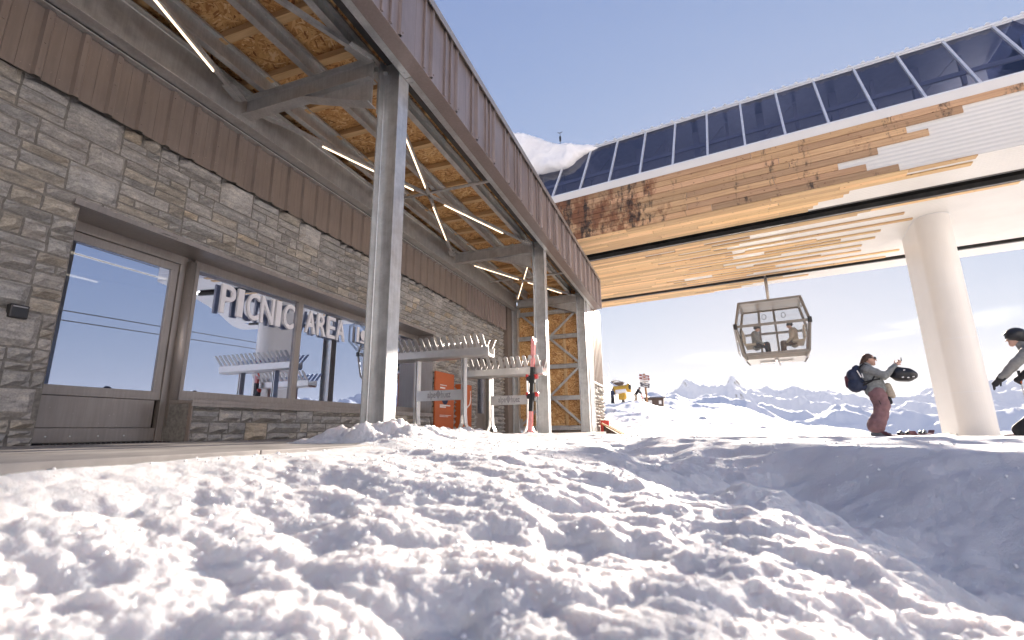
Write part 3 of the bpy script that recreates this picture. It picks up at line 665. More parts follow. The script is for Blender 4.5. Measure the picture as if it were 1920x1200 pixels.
# lettering on the glass
sg = thing('window_lettering', (-5.8, 5.9, 1.6), 'raised white words PICNIC AREA on the long window', 'lettering')
XL = XF+0.035
def letters(body, y0, y1, z0, z1, nm):
    me = text_mesh(body, 1.0, 0.018, 1.0, 0.012, nm)
    co = np.empty(len(me.vertices)*3, np.float32); me.vertices.foreach_get('co', co); co = co.reshape(-1, 3); lo, hi = co.min(0), co.max(0)
    sx = (y1-y0)/(hi[0]-lo[0]); sy = (z1-z0)/(hi[1]-lo[1])
    me.transform(Matrix.Translation((-lo[0], -lo[1], 0))); me.transform(Matrix.Diagonal((sx, sy, 1, 1)))
    mb = MB(); add_mesh(mb, me, basis(V((XL+0.01, y0, z0)), V((0,1,0)), V((0,0,1)), V((1,0,0)))); return mb
def word(w, y0, y1, z0, z1, widths):
    tot = sum(widths); y = y0
    for ch, wd in zip(w, widths):
        k = (y1-y0)*wd/tot; letters(ch, y, y+k*(0.86 if ch != 'I' else 0.62), z0, z1, 'letter').build('letter', M['lettering'], sg); y += k
word('PICNIC', 4.56, 5.90, 1.60, 2.0, [1.05, 0.62, 1.02, 1.12, 0.62, 1.0])
word('AREA', 6.12, 7.14, 1.62, 2.0, [1.1, 1.02, 0.95, 1.1])
em = thing('hexagon_emblem', (-5.8, 7.6, 1.6), 'thin hexagon emblem with a mug and bottle on the window after the words', 'emblem')
hx = [(7.62+0.30*math.cos(a), 1.83+0.29*math.sin(a)) for a in [rad(30+60*k) for k in range(6)]]
f = MB()
for s_ in (1.0, 0.9):
    q = [V((XL, 7.62+(y-7.62)*s_, 1.83+(z-1.83)*s_)) for y, z in hx]
    for k in range(6): f.bar(q[k], q[(k+1) % 6], 0.008, 0.008)
f.build('hexagon_outline', M['thin_line'], em)
f = MB(); f.box((XL-0.01, 7.47, 1.68), (XL+0.01, 7.54, 1.98), bev=0.008); f.build('bottle', M['lettering'], em)
f = MB(); f.tube([(XL+0.002, 7.68, 1.84), (XL+0.004, 7.68, 1.84)], 0.10, 24); f.box((XL-0.01, 7.58, 1.68), (XL+0.008, 7.8, 1.72), bev=0.004); f.build('mug', M['lettering'], em)

cr = thing('card_reader', (-5.40, 2.36, 1.0), 'small black card reader on the stone wall left of the door', 'card reader')
f = MB(); f.box((-5.43, 2.29, 1.0), (-5.36, 2.42, 1.12), bev=0.012); f.build('housing', M['black'], cr)
f = MB(); f.box((-5.362, 2.305, 1.095), (-5.356, 2.405, 1.105)); f.build('status_light', M['thin_line'], cr)
# room lights (seen through the glass)
for i, (z, y0, y1, x) in enumerate([(2.55, 2.9, 6.2, -6.9), (2.55, 2.9, 5.6, -8.1), (2.55, 2.9, 5.0, -9.3), (2.55, 7.0, 9.4, -7.0)]):
    f = MB(); f.box((x-0.012, y0, z), (x+0.012, y1, z+0.03)); o = f.build('room_light', M['led_in'])
    tag(o, ['thin lit ceiling line seen through the door glass, nearest the glass', 'thin lit ceiling line behind the door glass, middle of three', 'thin lit ceiling line deepest in the room behind the door', 'thin lit ceiling line deep behind the glass right of AREA'][i], 'ceiling light', 'ceiling lines inside the picnic room')

# ------------------------------------------------------------------ canopy
CA = thing('steel_canopy', (-2.94, 4.15, PAVE), 'galvanised steel canopy with particle board ceiling and brown metal fascia along the stone wall', 'canopy')
ZT = lambda x: 4.25           # top of the crossbeams
YC = [-1.6, 4.18, 10.2, 14.85]; YB = [-1.6, 4.0, 10.05, 14.75]
for k, y in enumerate(YC):
    f = MB(); f.ibeam((-2.94, y, PAVE-0.05), (-2.94, y, 4.32), 0.28, 0.20, 0.014, 0.010, V((1,0,0)))
    cl_ = f.build('column', M['galv'], CA)
    f = MB(); f.box((-3.12, y-0.13, PAVE-0.05), (-2.76, y+0.13, PAVE+0.01)); f.build('base_plate', M['galv_dull'], cl_)
    f = MB()
    for z in (3.70, 3.80, 3.90, 4.0, 4.1, 4.2):
        for q in (-0.05, 0.05): f.tube([(-3.115, y+q, z), (-3.075, y+q, z)], 0.016, 6)
    f.box((-3.105, y-0.09, 3.62), (-3.082, y+0.09, 4.28)); f.build('end_plate', M['galv_dull'], cl_)
for y in YB:
    a = V((-3.10, y, ZT(-3.10)-0.13)); b = V((-5.05, y, ZT(-5.05)-0.13))
    f = MB(); f.ibeam(a, b, 0.26, 0.15, 0.012, 0.009); cb = f.build('crossbeam', M['galv_dull'], CA)
    d = (b-a).normalized(); u = d.cross(V((0,1,0))); u = u if u.z > 0 else -u
    p0 = a-u*0.125; f = MB()
    f.prism([p0+V((0,-0.006,0)), p0-u*0.33+V((0,-0.006,0)), p0+d*0.95+V((0,-0.006,0))], (0, 0.012, 0)); f.bar(p0-u*0.33, p0+d*0.98, 0.15, 0.012); f.build('haunch', M['galv_dull'], cb)
    for t in (0.45, 1.0, 1.5):
        f = MB(); c = a + d*t + u*0.135; f.box(c-V((0.05, 0.05, 0.01)), c+V((0.05, 0.05, 0.02))); f.tube([c, c+V((0,0,0.05))], 0.012, 6); f.build('cleat', M['galv'], cb)
f = MB(); f.ibeam((-5.17, -5, 4.19), (-5.17, 14.95, 4.19), 0.50, 0.17, 0.016, 0.011); f.build('wall_beam', M['galv_dull'], CA)
f = MB(); f.box((-5.36, -5, 3.91), (-5.25, 14.2, 3.925)); f.build('closing_angle', M['galv_dull'], CA)
f = MB()
for a_, b_ in ((-5, 4.18), (4.192, 10.2), (10.212, 16.1)): f.channel((-2.79, a_, 4.19), (-2.79, b_, 4.19), 0.26, 0.095, 0.008, 1, False)
for y in YC:
    for q in (-0.08, 0.09): f.tube([(-2.75, y+q, 4.049), (-2.75, y+q, 4.0545)], 0.014, 10)
f.build('edge_beam', M['galv'], CA)
for x, dp in ((-4.78, 0.26), (-4.00, 0.24), (-3.28, 0.22)):
    f = MB(); z = ZT(x)+dp/2+0.005; f.channel((x, -5, z), (x, 15.0, z), dp, 0.085, 0.006, 1); f.build('purlin', M['galv_dull'], CA)
f = MB(); x = -2.98; z = ZT(x)+0.16; f.channel((x, -5, z), (x, 15.0, z), 0.2, 0.07, 0.006, -1); f.build('purlin', M['steel_dark'], CA)
UR = V((-1, 0, 0.138)).normalized(); UN = V((0.138, 0, 1)).normalized()
zb = lambda x: ZT(x)+0.245
y = -4.8
while y < 15:
    p0 = V((-2.85, y, zb(-2.85)+0.05)); p1 = V((-5.3, y, zb(-5.3)+0.05)); f = MB(); f.bar(p0, p1, 0.10, 0.085, bev=0.004); f.build('roof_batten', M['batten'], CA); y += 0.68
f = MB(); f.prism([(-2.7, -5, zb(-2.7)+0.10), (-5.5, -5, zb(-5.5)+0.10), (-5.5, -5, zb(-5.5)+0.125), (-2.7, -5, zb(-2.7)+0.125)], (0, 21, 0)); f.build('particle_board_ceiling', M['osb'], CA)
# fascia: stepped sheets with standing ribs, lower return, top flashing
FX = -2.51
f = MB(); f.box((FX-0.19, -5, 4.052), (FX, 16.15, 4.066), bev=0.003); f.box((FX-0.20, -5, 4.066), (FX-0.19, 16.15, 4.3)); f.build('fascia_return', M['fascia'], CA)
TOPZ = lambda y: 5.12
f = MB(); f.box((FX-0.03, -5, 4.066), (FX-0.012, 16.13, 5.08)); f.build('fascia_backing', M['fascia'], CA)
f = ribbed(-5.0, 16.1, 4.068, 5.06, FX-0.006, 0.665, 0.05, 0.035); 
yy = -5.0; k = 0
while yy < 16:
    for q in (0.16,): f.box((FX-0.006, yy+0.615-q, 4.068), (FX+0.022, yy+0.615-q+0.03, 5.06), bev=0.003)
    if k % 2 == 0: f.box((FX-0.006, yy+0.30, 4.068), (FX+0.022, yy+0.33, 5.06), bev=0.003)
    f.tube([(FX+0.02, yy+0.665, 4.12), (FX+0.036, yy+0.665, 4.12)], 0.01, 6); yy += 0.665; k += 1
f.build('fascia_panels', M['fascia'], CA)
f = MB(); f.box((FX-0.25, -5, 5.08), (FX+0.05, 16.16, 5.11), bev=0.004); f.box((FX+0.04, -5, 5.0), (FX+0.05, 16.16, 5.08)); f.build('top_flashing', M['frame'], CA)
f = MB(); f.box((-2.76, 16.1, 4.07), (FX, 16.12, 5.08)); f.build('fascia_end_cap', M['fascia'], CA)
f = MB(); f.prism([(FX-0.2, -5, 5.112), (-5.5, -5, 5.22), (-5.5, -5, 5.25), (FX-0.2, -5, 5.14)], (0, 21, 0)); f.build('roof_membrane', M['steel_dark'], CA)
# roof snow edge on the canopy
sn = []
for i in range(24):
    y = -2+i*0.42; sn.append(((FX-0.28+rnd.uniform(-.03,.03), y, 5.10+rnd.uniform(0, .03)), (FX-0.35, y+0.4, 5.11+rnd.uniform(0, .03)), 0.10, 0.10))
me = blob_mesh('canopy_snow', sn, M['snow_roof'], 0.035, 3); o = place('canopy_snow', me); tag(o, 'thin ridge of snow lying on top of the brown fascia', 'snow', kind='stuff')
# X-braces with light tubes, one strut per bay
TL = {0: ['lit tube light on the roof brace at the very top left, over the door', 'lit tube light at the top edge left of the near column top'],
      1: ['lit tube light on the middle bay cross, upper arm just right of the near column', 'lit tube light on the middle bay cross, lower arm towards the stone wall', 'lit tube light left of the near column on the middle bay brace', 'lit tube light on the middle bay cross, right arm towards the far column'],
      2: ['lit tube light on the far bay cross, upper short arm', 'lit tube light on the far bay cross, lower short arm above the end wall', 'lit tube light on the far bay cross, left long arm', 'lit tube light on the far bay cross, right arm behind the far column']}
for k in range(3):
    y0, y1 = YB[k]+0.10, YB[k+1]-0.10; xa, xb = -5.05, -3.08
    A1, B1 = V((xa, y0, ZT(xa)-0.07)), V((xb, y1, ZT(xb)-0.07)); A2, B2 = V((xb, y0, ZT(xb)-0.07)), V((xa, y1, ZT(xa)-0.07))
    for P, Q in ((A1, B1), (A2, B2)):
        f = MB(); f.bar(P, Q, 0.05, 0.05); f.bar(P, P.lerp(Q, 0.05), 0.16, 0.012); f.bar(Q.lerp(P, 0.05), Q, 0.16, 0.012); f.build('brace', M['galv_dull'], CA)
    ym = (y0+y1)/2; f = MB(); f.tube([(-5.1, ym, ZT(-5.1)-0.02), (-2.8, ym, ZT(-2.8)-0.02)], 0.028, 10); f.build('strut', M['galv_dull'], CA)
    segs = {0: [(A1, B1, 0.52, 0.89), (A2, B2, 0.10, 0.46)][:0], 1: [], 2: []}
    if k == 0: segs = [(A2, B2, 0.55, 0.90), (A1, B1, 0.56, 0.80)]
    elif k == 1: segs = [(A2, B2, 0.18, 0.44), (A2, B2, 0.56, 0.82), (A1, B1, 0.16, 0.44), (A1, B1, 0.56, 0.84)]
    else: segs = [(A2, B2, 0.14, 0.46), (A2, B2, 0.54, 0.88), (A1, B1, 0.12, 0.46), (A1, B1, 0.54, 0.86)]
    for (P, Q, t0, t1), lb in zip(segs, TL[k]):
        a = P.lerp(Q, t0)-ZU*0.055; b = P.lerp(Q, t1)-ZU*0.055
        t = thing('light_tube', (a+b)/2, lb, 'tube light', 'light tubes on the canopy braces')
        f = MB(); f.tube([a, b], 0.0085, 8); f.build('tube', M['led'], t)
        f = MB(); f.bar(a+ZU*0.02, b+ZU*0.02, 0.03, 0.018); f.build('housing', M['alu'], t)

# ------------------------------------------------------------------ end wall of particle board in a steel frame
EW = thing('particle_board_wall', (-4.0, 15.0, PAVE), 'end wall of orange brown particle board in a galvanised frame under the canopy', 'wall')
f = MB(); f.box((-5.12, 15.02, 0.0), (-2.86, 15.045, 4.5)); f.build('board', M['osb'], EW)
for x in (-4.55, -3.55):
    f = MB(); f.box((x-0.045, 14.96, 0.02), (x+0.045, 15.018, 4.3), bev=0.004); f.build('stud', M['batten'], EW)
for z in (0.06, 0.98, 1.98, 2.95, 3.78):
    f = MB(); f.channel((-5.1, 14.93, z), (-3.0, 14.93, z), 0.14, 0.05, 0.006, 1, False); f.build('rail', M['galv'], EW)
for (a, b) in (((-5.08, 14.89, 3.85), (-3.0, 14.89, 2.0)), ((-3.0, 14.87, 3.85), (-5.08, 14.87, 2.0)), ((-5.08, 14.89, 2.0), (-3.0, 14.89, 0.10)), ((-3.0, 14.87, 2.0), (-5.08, 14.87, 0.10))):
    f = MB(); f.bar(a, b, 0.075, 0.008, V((0,1,0))); f.bar(a, b, 0.008, 0.05, V((0,1,0))); f.build('cross_brace', M['galv'], EW)
f = MB(); f.ibeam((-5.19, 14.9, PAVE-0.05), (-5.19, 14.9, 4.1), 0.2, 0.2, 0.013, 0.01, V((1,0,0))); f.build('wall_post', M['galv'], EW)
f = MB()
for p_ in ((-5.08, 14.885, 3.7), (-3.0, 14.885, 3.7), (-5.05, 14.885, 0.1), (-3.02, 14.885, 0.1)): f.box((p_[0]-0.07, p_[1]-0.004, p_[2]-0.02), (p_[0]+0.07, p_[1]+0.004, p_[2]+0.26))
f.build('gusset', M['galv_dull'], EW)
f = MB(); f.box((-2.86, 15.1, PAVE), (-2.80, 15.75, 4.05), bev=0.004); f.box((-2.80, 15.1, PAVE), (-2.79, 15.14, 4.05)); f.box((-2.80, 15.70, PAVE), (-2.785, 15.75, 4.05)); f.build('side_sheet', M['alu'], EW)

# annex behind
AN = thing('annex_building', (-4, 17.6, PAVE), 'brown clad annex with stone base just past the canopy end', 'building')
stn = stones(16.4, 18.9, PAVE-0.05, 1.55, [], -3.02); stn.build('stone_base', M['stone'], AN)
f = MB(); f.box((-5.4, 16.4, PAVE), (-3.03, 18.85, 1.6)); f.build('base_core', M['mortar'], AN)
f = MB(); f.box((-5.4, 16.35, 1.56), (-2.93, 18.95, 1.62), bev=0.006); f.build('ledge', M['white'], AN)
f = ribbed(16.5, 18.9, 1.62, 4.6, -3.02, 0.3, 0.08, 0.03); f.box((-5.4, 16.5, 1.62), (-3.03, 18.8, 4.6)); f.build('ribbed_cladding', M['brown'], AN)

# ------------------------------------------------------------------ ski racks
def rack(x0, x1, y, ztop, l0, l1, label, zb_, nf):
    R = thing('ski_rack', ((x0+x1)/2, y, zb_), label, 'ski rack', 'aluminium ski racks between the columns')
    f = MB(); h = 0.15; hw = 0.10
    prof = [(-hw, ztop-h), (hw, ztop-h), (hw+0.03, ztop-h+0.03), (hw+0.03, ztop), (hw+0.022, ztop), (hw+0.022, ztop-h+0.038), (-hw-0.022, ztop-h+0.038), (-hw-0.022, ztop), (-hw-0.03, ztop), (-hw-0.03, ztop-h+0.03)]
    f.prism([(x0, y+a, z) for a, z in prof], (x1-x0, 0, 0)); f.build('tray', M['alu'], R)
    pitch = (x1-x0)/nf
    for side in (-1, 1):
        for i in range(nf):
            xa = x0+i*pitch+0.008; w = pitch*0.58; o_ = V((xa, y+side*(hw+0.026), ztop-0.01)); dv = V((0, side*0.15, 0.175)); nrm = V((0, dv.z, -dv.y)).normalized()*0.008
            k = 8; poly = [o_, o_+V((w, 0, 0))]
            for j in range(k+1):
                a = math.pi*j/k; poly.append(o_+dv+V((w/2+math.cos(a)*w/2, 0, 0))+dv.normalized()*(math.sin(a)*w/2))
            f = MB(); f.prism(poly, nrm); f.build('finger', M['alu'], R)
    for lx in (l0, l1):
        f = MB()
        for sd in (-1, 1):
            pts = [(lx+0.02+sd*0.02, ztop-h), (lx+0.02+sd*0.022, zb_+0.28), (lx+0.02+sd*0.035, zb_+0.14), (lx+0.02+sd*0.075, zb_+0.04), (lx+0.02+sd*0.15, zb_-0.02)]
            for (a, b) in zip(pts[:-1], pts[1:]): f.bar((a[0], y, a[1]), (b[0], y, b[1]), 0.11, 0.018, V((1,0,0)))
        f.box((lx-0.04, y-0.055, ztop-h-0.006), (lx+0.09, y+0.055, ztop-h-0.001)); f.build('leg', M['alu'], R)
    zc = zb_+0.60; f = MB(); f.box((l0+0.04, y-0.066, zc-0.085), (l1+0.02, y-0.058, zc+0.085)); pl = f.build('name_plate', M['alu'], R)
    me = text_mesh('alpe\u25c6huez', 0.15, 0.002, 0.62, 0.004, 'wording', 'CENTER'); mb = MB(); add_mesh(mb, me, basis(V(((l0+l1)/2+0.03, y-0.068, zc-0.035)), V((1,0,0)), V((0,0,1)), V((0,-1,0)))); mb.build('wording', M['thin_line'], pl)
    return R
rack(-4.80, -2.93, 7.2, 1.33, -4.31, -3.44, 'pale metal ski rack with empty fingers beside the near column', -0.02, 17)
rack(-3.97, -2.42, 8.55, 1.14, -3.51, -2.76, 'pale metal ski rack holding the red skis in front of the far column', -0.05, 13)
# skis in the rack
SK = thing('ski_pair', (-2.64, 8.28, -0.06), 'pair of red and white skis with black bindings standing in the rack', 'skis')
for q, mt in ((-0.045, 'pink'), (0.045, 'red')):
    f = MB(); n = 24; pts = []
    for i in range(n+1):
        t = i/n; z = -0.05+1.72*t; w = 0.026+0.012*abs(t-0.5)*2; yb = 8.30+q*0.6 + (0.05*((t-0.9)/0.1)**2*(1 if q > 0 else -1) if t > 0.9 else 0) + 0.045*t
        w = w*(1 if t < 0.93 else max(0.25, 1-((t-0.93)/0.07)**2*0.75)); pts.append((-2.645+0.09*t, yb, z, w))
    for (a, b) in zip(pts[:-1], pts[1:]):
        f.add([(a[0]-a[3], a[1]-.009, a[2]), (a[0]+a[3], a[1]-.009, a[2]), (a[0]+a[3], a[1]+.009, a[2]), (a[0]-a[3], a[1]+.009, a[2]), (b[0]-b[3], b[1]-.009, b[2]), (b[0]+b[3], b[1]-.009, b[2]), (b[0]+b[3], b[1]+.009, b[2]), (b[0]-b[3], b[1]+.009, b[2])], [(0,1,5,4), (1,2,6,5), (2,3,7,6), (3,0,4,7)])
    sk = f.build('ski', M[mt], SK)
    for z in (0.60, 0.92):
        f = MB(); yq = 8.325+q*0.6+0.03; sd = -1 if q < 0 else 1
        f.box((-2.66, yq-0.03, z-0.09), (-2.55, yq+0.03, z+0.05), bev=0.015); f.box((-2.70+(0.0 if q < 0 else 0.07), yq-0.05, z-0.05), (-2.63+(0.0 if q < 0 else 0.07), yq+0.05, z+0.03), bev=0.02); b_ = f.build('binding', M['black'], sk)
        f = MB(); f.box((-2.71 if q < 0 else -2.57, yq-0.045, z-0.01), (-2.66 if q < 0 else -2.50, yq+0.045, z+0.07), bev=0.015); f.build('binding_heel', M['red'], sk)
    f = MB(); f.prism([V((-2.645+0.09*t+e*0.036, 8.30+q*0.6+0.045*t-0.0115, -0.05+1.72*t)) for t, e in ((0.22, -1), (0.22, 1), (0.68, 0.9), (0.68, -0.9))], (0, 0.023, 0)); f.build('ski_graphic', M['black'], sk)

# orange info panels
P1 = thing('information_panel', (-5.30, 10.2, 0), 'tall orange information panel on the stone wall behind the ski rack', 'panel')
yo = 9.93
f = MB(); f.box((-5.40, 9.78, -0.06), (-5.36, 10.72, 1.36), bev=0.006); f.build('board', M['orange'], P1)
for z, w, h in ((0.98, 0.20, 0.035), (1.05, 0.26, 0.02), (0.58, 0.42, 0.03), (0.54, 0.24, 0.03), (0.36, 0.46, 0.012), (0.33, 0.34, 0.010)): f = MB(); f.box((-5.36, 10.0, z), (-5.357, 10.0+w*1.25, z+h)); f.build('printed_line', M['print_white'], P1)
f = MB(); f.box((-5.36, 10.0, 0.86), (-5.3568, 10.42, 0.94)); f.tube([(-5.36, 10.25, 0.78), (-5.357, 10.25, 0.78)], 0.17, 20); f.build('printed_picture', M['navy'], P1)
P2 = thing('defibrillator_cabinet', (-5.25, 11.2, 0), 'narrower orange cabinet with a white curved line beside the tall orange panel', 'cabinet')
f = MB(); f.box((-5.44, 10.92, -0.06), (-5.20, 11.42, 1.15), bev=0.02); f.build('case', M['orange'], P2)
f = MB(); f.tube([(-5.197, 11.32, 1.0), (-5.197, 11.33, 0.8), (-5.197, 11.28, 0.66), (-5.197, 11.1, 0.56)], 0.02, 6); f.build('print', M['print_white'], P2)
f = MB(); f.tube([(-5.3, 11.42, 1.02), (-5.3, 11.47, 1.02)], 0.05, 12); f.build('knob', M['black'], P2)
for a, b in ((-5.28, 10.92),): pass

# ------------------------------------------------------------------ lift station
GS = thing('gondola_station', S(0, 16.1, -0.4), 'raised gondola lift station clad in larch and white ribbed metal on a white pillar', 'lift station')
def sbuild(mb, name, mat, parent=None, smooth=False):
    # geometry is given in (s, n, z); keep object axes along the station so grain and ribs run with it
    me = mb.mesh(name, mat, smooth); me.transform(Matrix.Scale(KS, 4)); o = bpy.data.objects.new(name, me); COL.objects.link(o)
    Rm = basis(V((0,0,0)), SD, ND, ZU); o.matrix_world = Rm
    par = parent or GS; o.parent = par
    if par is GS: o.matrix_parent_inverse = Matrix.Translation(-GS.location)
    else: o.matrix_parent_inverse = Matrix.Identity(4); o.matrix_basis = Matrix.Identity(4)
    return o
H5 = 5.30; S0, S1 = -9.0, 5.9
f = MB(); f.box((S0, 12.2, H5), (S1, 12.26, 6.61)); f.box((S0, 12.2, H5+0.001), (S1, 13.44, H5+0.06)); f.box((S0, 14.05, H5), (S1, 18.73, H5+0.06)); f.box((S0, 19.13, H5), (S1, 20.08, H5+0.06)); f.box((S0, 20.03, H5+0.06), (S1, 20.08, 6.6))
sbuild(f, 'ribbed_sheet', M['corr'])
f = MB(); f.box((S0, 12.175, 6.60), (S1, 12.30, 6.82), bev=0.01); f.box((S0, 19.98, 6.60), (S1, 20.1, 6.82)); sbuild(f, 'cream_band', M['white'])
# boards
def tone(): b = rnd.uniform(0.62, 1.18); return (b*rnd.uniform(0.97, 1.05), b, b*rnd.uniform(0.90, 1.0))
ends = [4.9, 3.95, 3.0, 3.35, 2.45, 1.7, 2.2, 2.75]; f = MB(); hh = 1.30/8
def run(mb, s_end, lo, hi, start=S0):
    s = start
    while s < s_end-0.05:
        L = min(rnd.uniform(2.2, 4.2), s_end-s); L = L if s_end-s-L > 0.7 else s_end-s
        mb.box((s+0.004, lo[0], lo[1]), (s+L-0.004, hi[0], hi[1]), tone(), 0.004); s += L
for i, e in enumerate(ends):
    z1 = 6.60-i*hh; run(f, e, (12.165, z1-hh+0.006), (12.199, z1-0.004))
sbuild(f, 'side_boards', M['plank_old'])
f = MB(); rowsA = [4.0, 2.9, 4.0, 1.9, 1.8, 1.3, 1.2, 1.1]; w = 1.26/8
for i, e in enumerate(rowsA): run(f, e, (12.166+i*w+0.002, H5-0.03), (12.166+(i+1)*w-0.002, H5-0.001))
w = 4.6/34
for i in range(34):
    e = rnd.uniform(1.6, 3.7) if i % 4 == 1 else rnd.uniform(-4.2, -0.6)
    if i < 1: e = 5.2
    if 6 < i < 12 and i % 4 != 1: e += 1.0
    if i == 33: e = 3.4
    run(f, e, (14.09+i*w+0.003, H5-0.03), (14.09+(i+1)*w-0.003, H5-0.001))
    if i % 3 == 0 and e < 0: run(f, e+rnd.uniform(1.6, 3.2), (14.09+i*w+0.003, H5-0.03), (14.09+(i+1)*w-0.003, H5-0.001), e+rnd.uniform(0.5, 1.0))
w = 0.93/7
for i, e in enumerate([0.5, -1.4, 1.3, -0.5, -2.6, -0.9, -1.9]): run(f, e, (19.14+i*w+0.003, H5-0.03), (19.14+(i+1)*w-0.003, H5-0.001))
sbuild(f, 'soffit_boards', M['plank'])
# slots with their edge plates, rails and drive tyres
f = MB()
for a, b in ((13.44, 14.05), (18.73, 19.13)):
    e_ = S1 if a < 15 else 7.7; f.box((S0, a-0.05, H5+0.9), (e_, b+0.05, H5+0.95)); f.box((S0, a-0.05, H5+0.06), (e_, a-0.01, H5+0.9)); f.box((S0, b+0.01, H5+0.06), (e_, b+0.05, H5+0.9))
sbuild(f, 'slot_housing', M['dark'])
f = MB(); f.box((S0, 13.98, H5-0.02), (S1, 14.09, H5+0.10), bev=0.004); f.box((S0, 19.05, H5-0.02), (7.7, 19.14, H5+0.08), bev=0.004); f.box((S0, 13.43, H5-0.015), (S1, 13.46, H5+0.1)); sbuild(f, 'slot_edge_plate', M['steel_dark'])
f = MB(); f.box((S0, 13.66, H5+0.42), (S1, 13.76, H5+0.52)); f.box((S0, 18.90, H5+0.35), (S1, 18.98, H5+0.45)); sbuild(f, 'guide_rail', M['galv'])
s = -6.5
while s < 6:
    for n_, z_ in ((13.9, 0.36), (19.05, 0.32)):
        f = MB(); n = 14; c = (s, n_, H5+z_); f.tube([(s, n_-0.06, H5+z_), (s, n_+0.02, H5+z_)], 0.20, n); sbuild(f, 'drive_tyre', M['rubber'])
    f = MB(); f.box((s+0.35, 13.5, H5+0.28), (s+0.75, 13.95, H5+0.32)); sbuild(f, 'slot_bracket', M['alu'])
    s += 0.95
# inclined glazing
GB = (12.24, 6.83); GT = (13.52, 8.88); P0 = 0.88
def gp(s, t, off=0.0): n = GB[0]+(GT[0]-GB[0])*t; z = GB[1]+(GT[1]-GB[1])*t; return V((s, n-off*0.85, z+off*0.53))
k0 = -5.36
for k in range(-4, 14):
    a = k0+k*P0; b = a+P0
    if a > S1-0.1: break
    f = MB(); f.add([gp(a+0.02, 0.0), gp(b-0.02, 0.0), gp(b-0.02, 1.0), gp(a+0.02, 1.0)], [(0,1,2,3)]); sbuild(f, 'window_pane', M['tint'])
    f = MB(); P_, Q_ = gp(a, 0.0, 0.02), gp(a, 1.0, 0.02); d_ = (Q_-P_).normalized(); f.obox((P_+Q_)/2, d_, V((1,0,0)), V((1,0,0)).cross(d_), (Q_-P_).length/2, 0.026, 0.03, bev=0.006); sbuild(f, 'mullion', M['white_metal'])
f = MB()
for t in (0.0, 1.0):
    P_, Q_ = gp(S0, t, 0.015), gp(S1, t, 0.015); f.bar(P_, Q_, 0.05, 0.05)
sbuild(f, 'glazing_rail', M['white_metal'])
f = MB(); f.box((S0, 13.45, 8.90), (S1, 18.8, 8.95))
s = S0
while s < S1: f.prism([(s, 13.42, 8.95), (s+0.03, 13.42, 8.99), (s+0.06, 13.42, 8.99), (s+0.09, 13.42, 8.95)], (0, 5.4, 0)); s += 0.293
sbuild(f, 'roof_sheet', M['white_metal'])
f = MB(); f.add([(S0, 20.05, 6.82), (S1, 20.05, 6.82), (S1, 18.78, 8.9), (S0, 18.78, 8.9)], [(0,1,2,3)]); sbuild(f, 'far_glazing', M['tint'])
# machine hall seen dimly through the glazing
f = MB(); f.box((S0, 14.6, 6.2), (S1, 14.7, 7.45)); f.box((S0, 14.55, 8.0), (S1, 14.65, 8.15))
sbuild(f, 'machine_cover', M['white'])
for t_ in (0.16, 0.52):
    f = MB(); P_ = gp(0, t_, -0.30); f.box((S0, P_.y-0.03, P_.z-0.05), (S1, P_.y+0.03, P_.z+0.05)); sbuild(f, 'inner_rail', M['white'])
for k in range(-3, 13):
    s = k0+k*P0+0.45
    if s > S1-0.3: break
    if k % 2 == 0:
        f = MB(); f.box((s-0.09, 14.2, 6.0), (s+0.09, 14.36, 8.85)); sbuild(f, 'inner_post', M['white'])
    else:
        f = MB(); f.box((s-0.04, 14.2, 8.05), (s+0.04, 14.3, 8.85)); f.bar((s-0.8, 14.25, 8.1), (s-0.1, 14.25, 8.8), 0.02, 0.02); sbuild(f, 'inner_hanger', M['white'])
f = MB(); f.box((S0, 12.3, 6.55), (S1, 19.9, 6.58)); sbuild(f, 'inner_floor', M['steel_dark'])
f = MB(); f.box((S0, 12.26, H5), (S0+0.05, 20.03, 8.9)); sbuild(f, 'left_end_wall', M['white'])
# oblique rounded right end: the plan outline sweeps from the near face to the far side
OUT = [(S1, 12.2), (5.97, 12.5), (6.1, 13.1), (6.3, 14.1), (6.7, 15.2), (7.2, 16.4), (7.8, 17.5), (8.35, 18.5), (8.7, 19.2), (8.85, 19.75), (8.8, 20.08)]
def at_n(n_):
    for (a, b) in zip(OUT[:-1], OUT[1:]):
        if a[1] <= n_ <= b[1] and b[1] > a[1]: return a[0]+(b[0]-a[0])*(n_-a[1])/(b[1]-a[1])
    return OUT[-1][0]
def inset(p, t):      # glazing leans in towards the ridge
    c = V((S1-1.2, 16.14)); q = V(p); d = c-q; return q + d.normalized()*min(1.31*t, d.length*0.5)
def band(z0, z1, t0, t1, name, mat, grow=0.0):
    mb = MB(); m_ = len(OUT); lo = [inset(p, t0) for p in OUT]; hi = [inset(p, t1) for p in OUT]
    mb.add([V((a.x+grow, a.y, z0)) for a in lo]+[V((a.x+grow, a.y, z1)) for a in hi], [(i, i+1, m_+i+1, m_+i) for i in range(m_-1)]); return sbuild(mb, name, mat)
band(H5, 6.61, 0, 0, 'rounded_end_sheet', M['corr']); band(6.60, 6.83, 0, 0, 'rounded_end_band', M['white'], 0.02); band(6.83, 8.88, 0, 1, 'rounded_end_glazing', M['tint'])
mb = MB(); ring_ = [inset(p, 0.95) for p in OUT]; mb.add([V((a.x, a.y, 8.93)) for a in ring_], [tuple(range(len(ring_)))]); mb.add([V((S1, 13.5, 8.93)), V((S1, 18.8, 8.93)), V((ring_[-1].x, 18.8, 8.93)), V((ring_[0].x, 13.5, 8.93))], [(0,1,2,3)]); sbuild(mb, 'rounded_end_roof', M['white_metal'])
mb = MB()
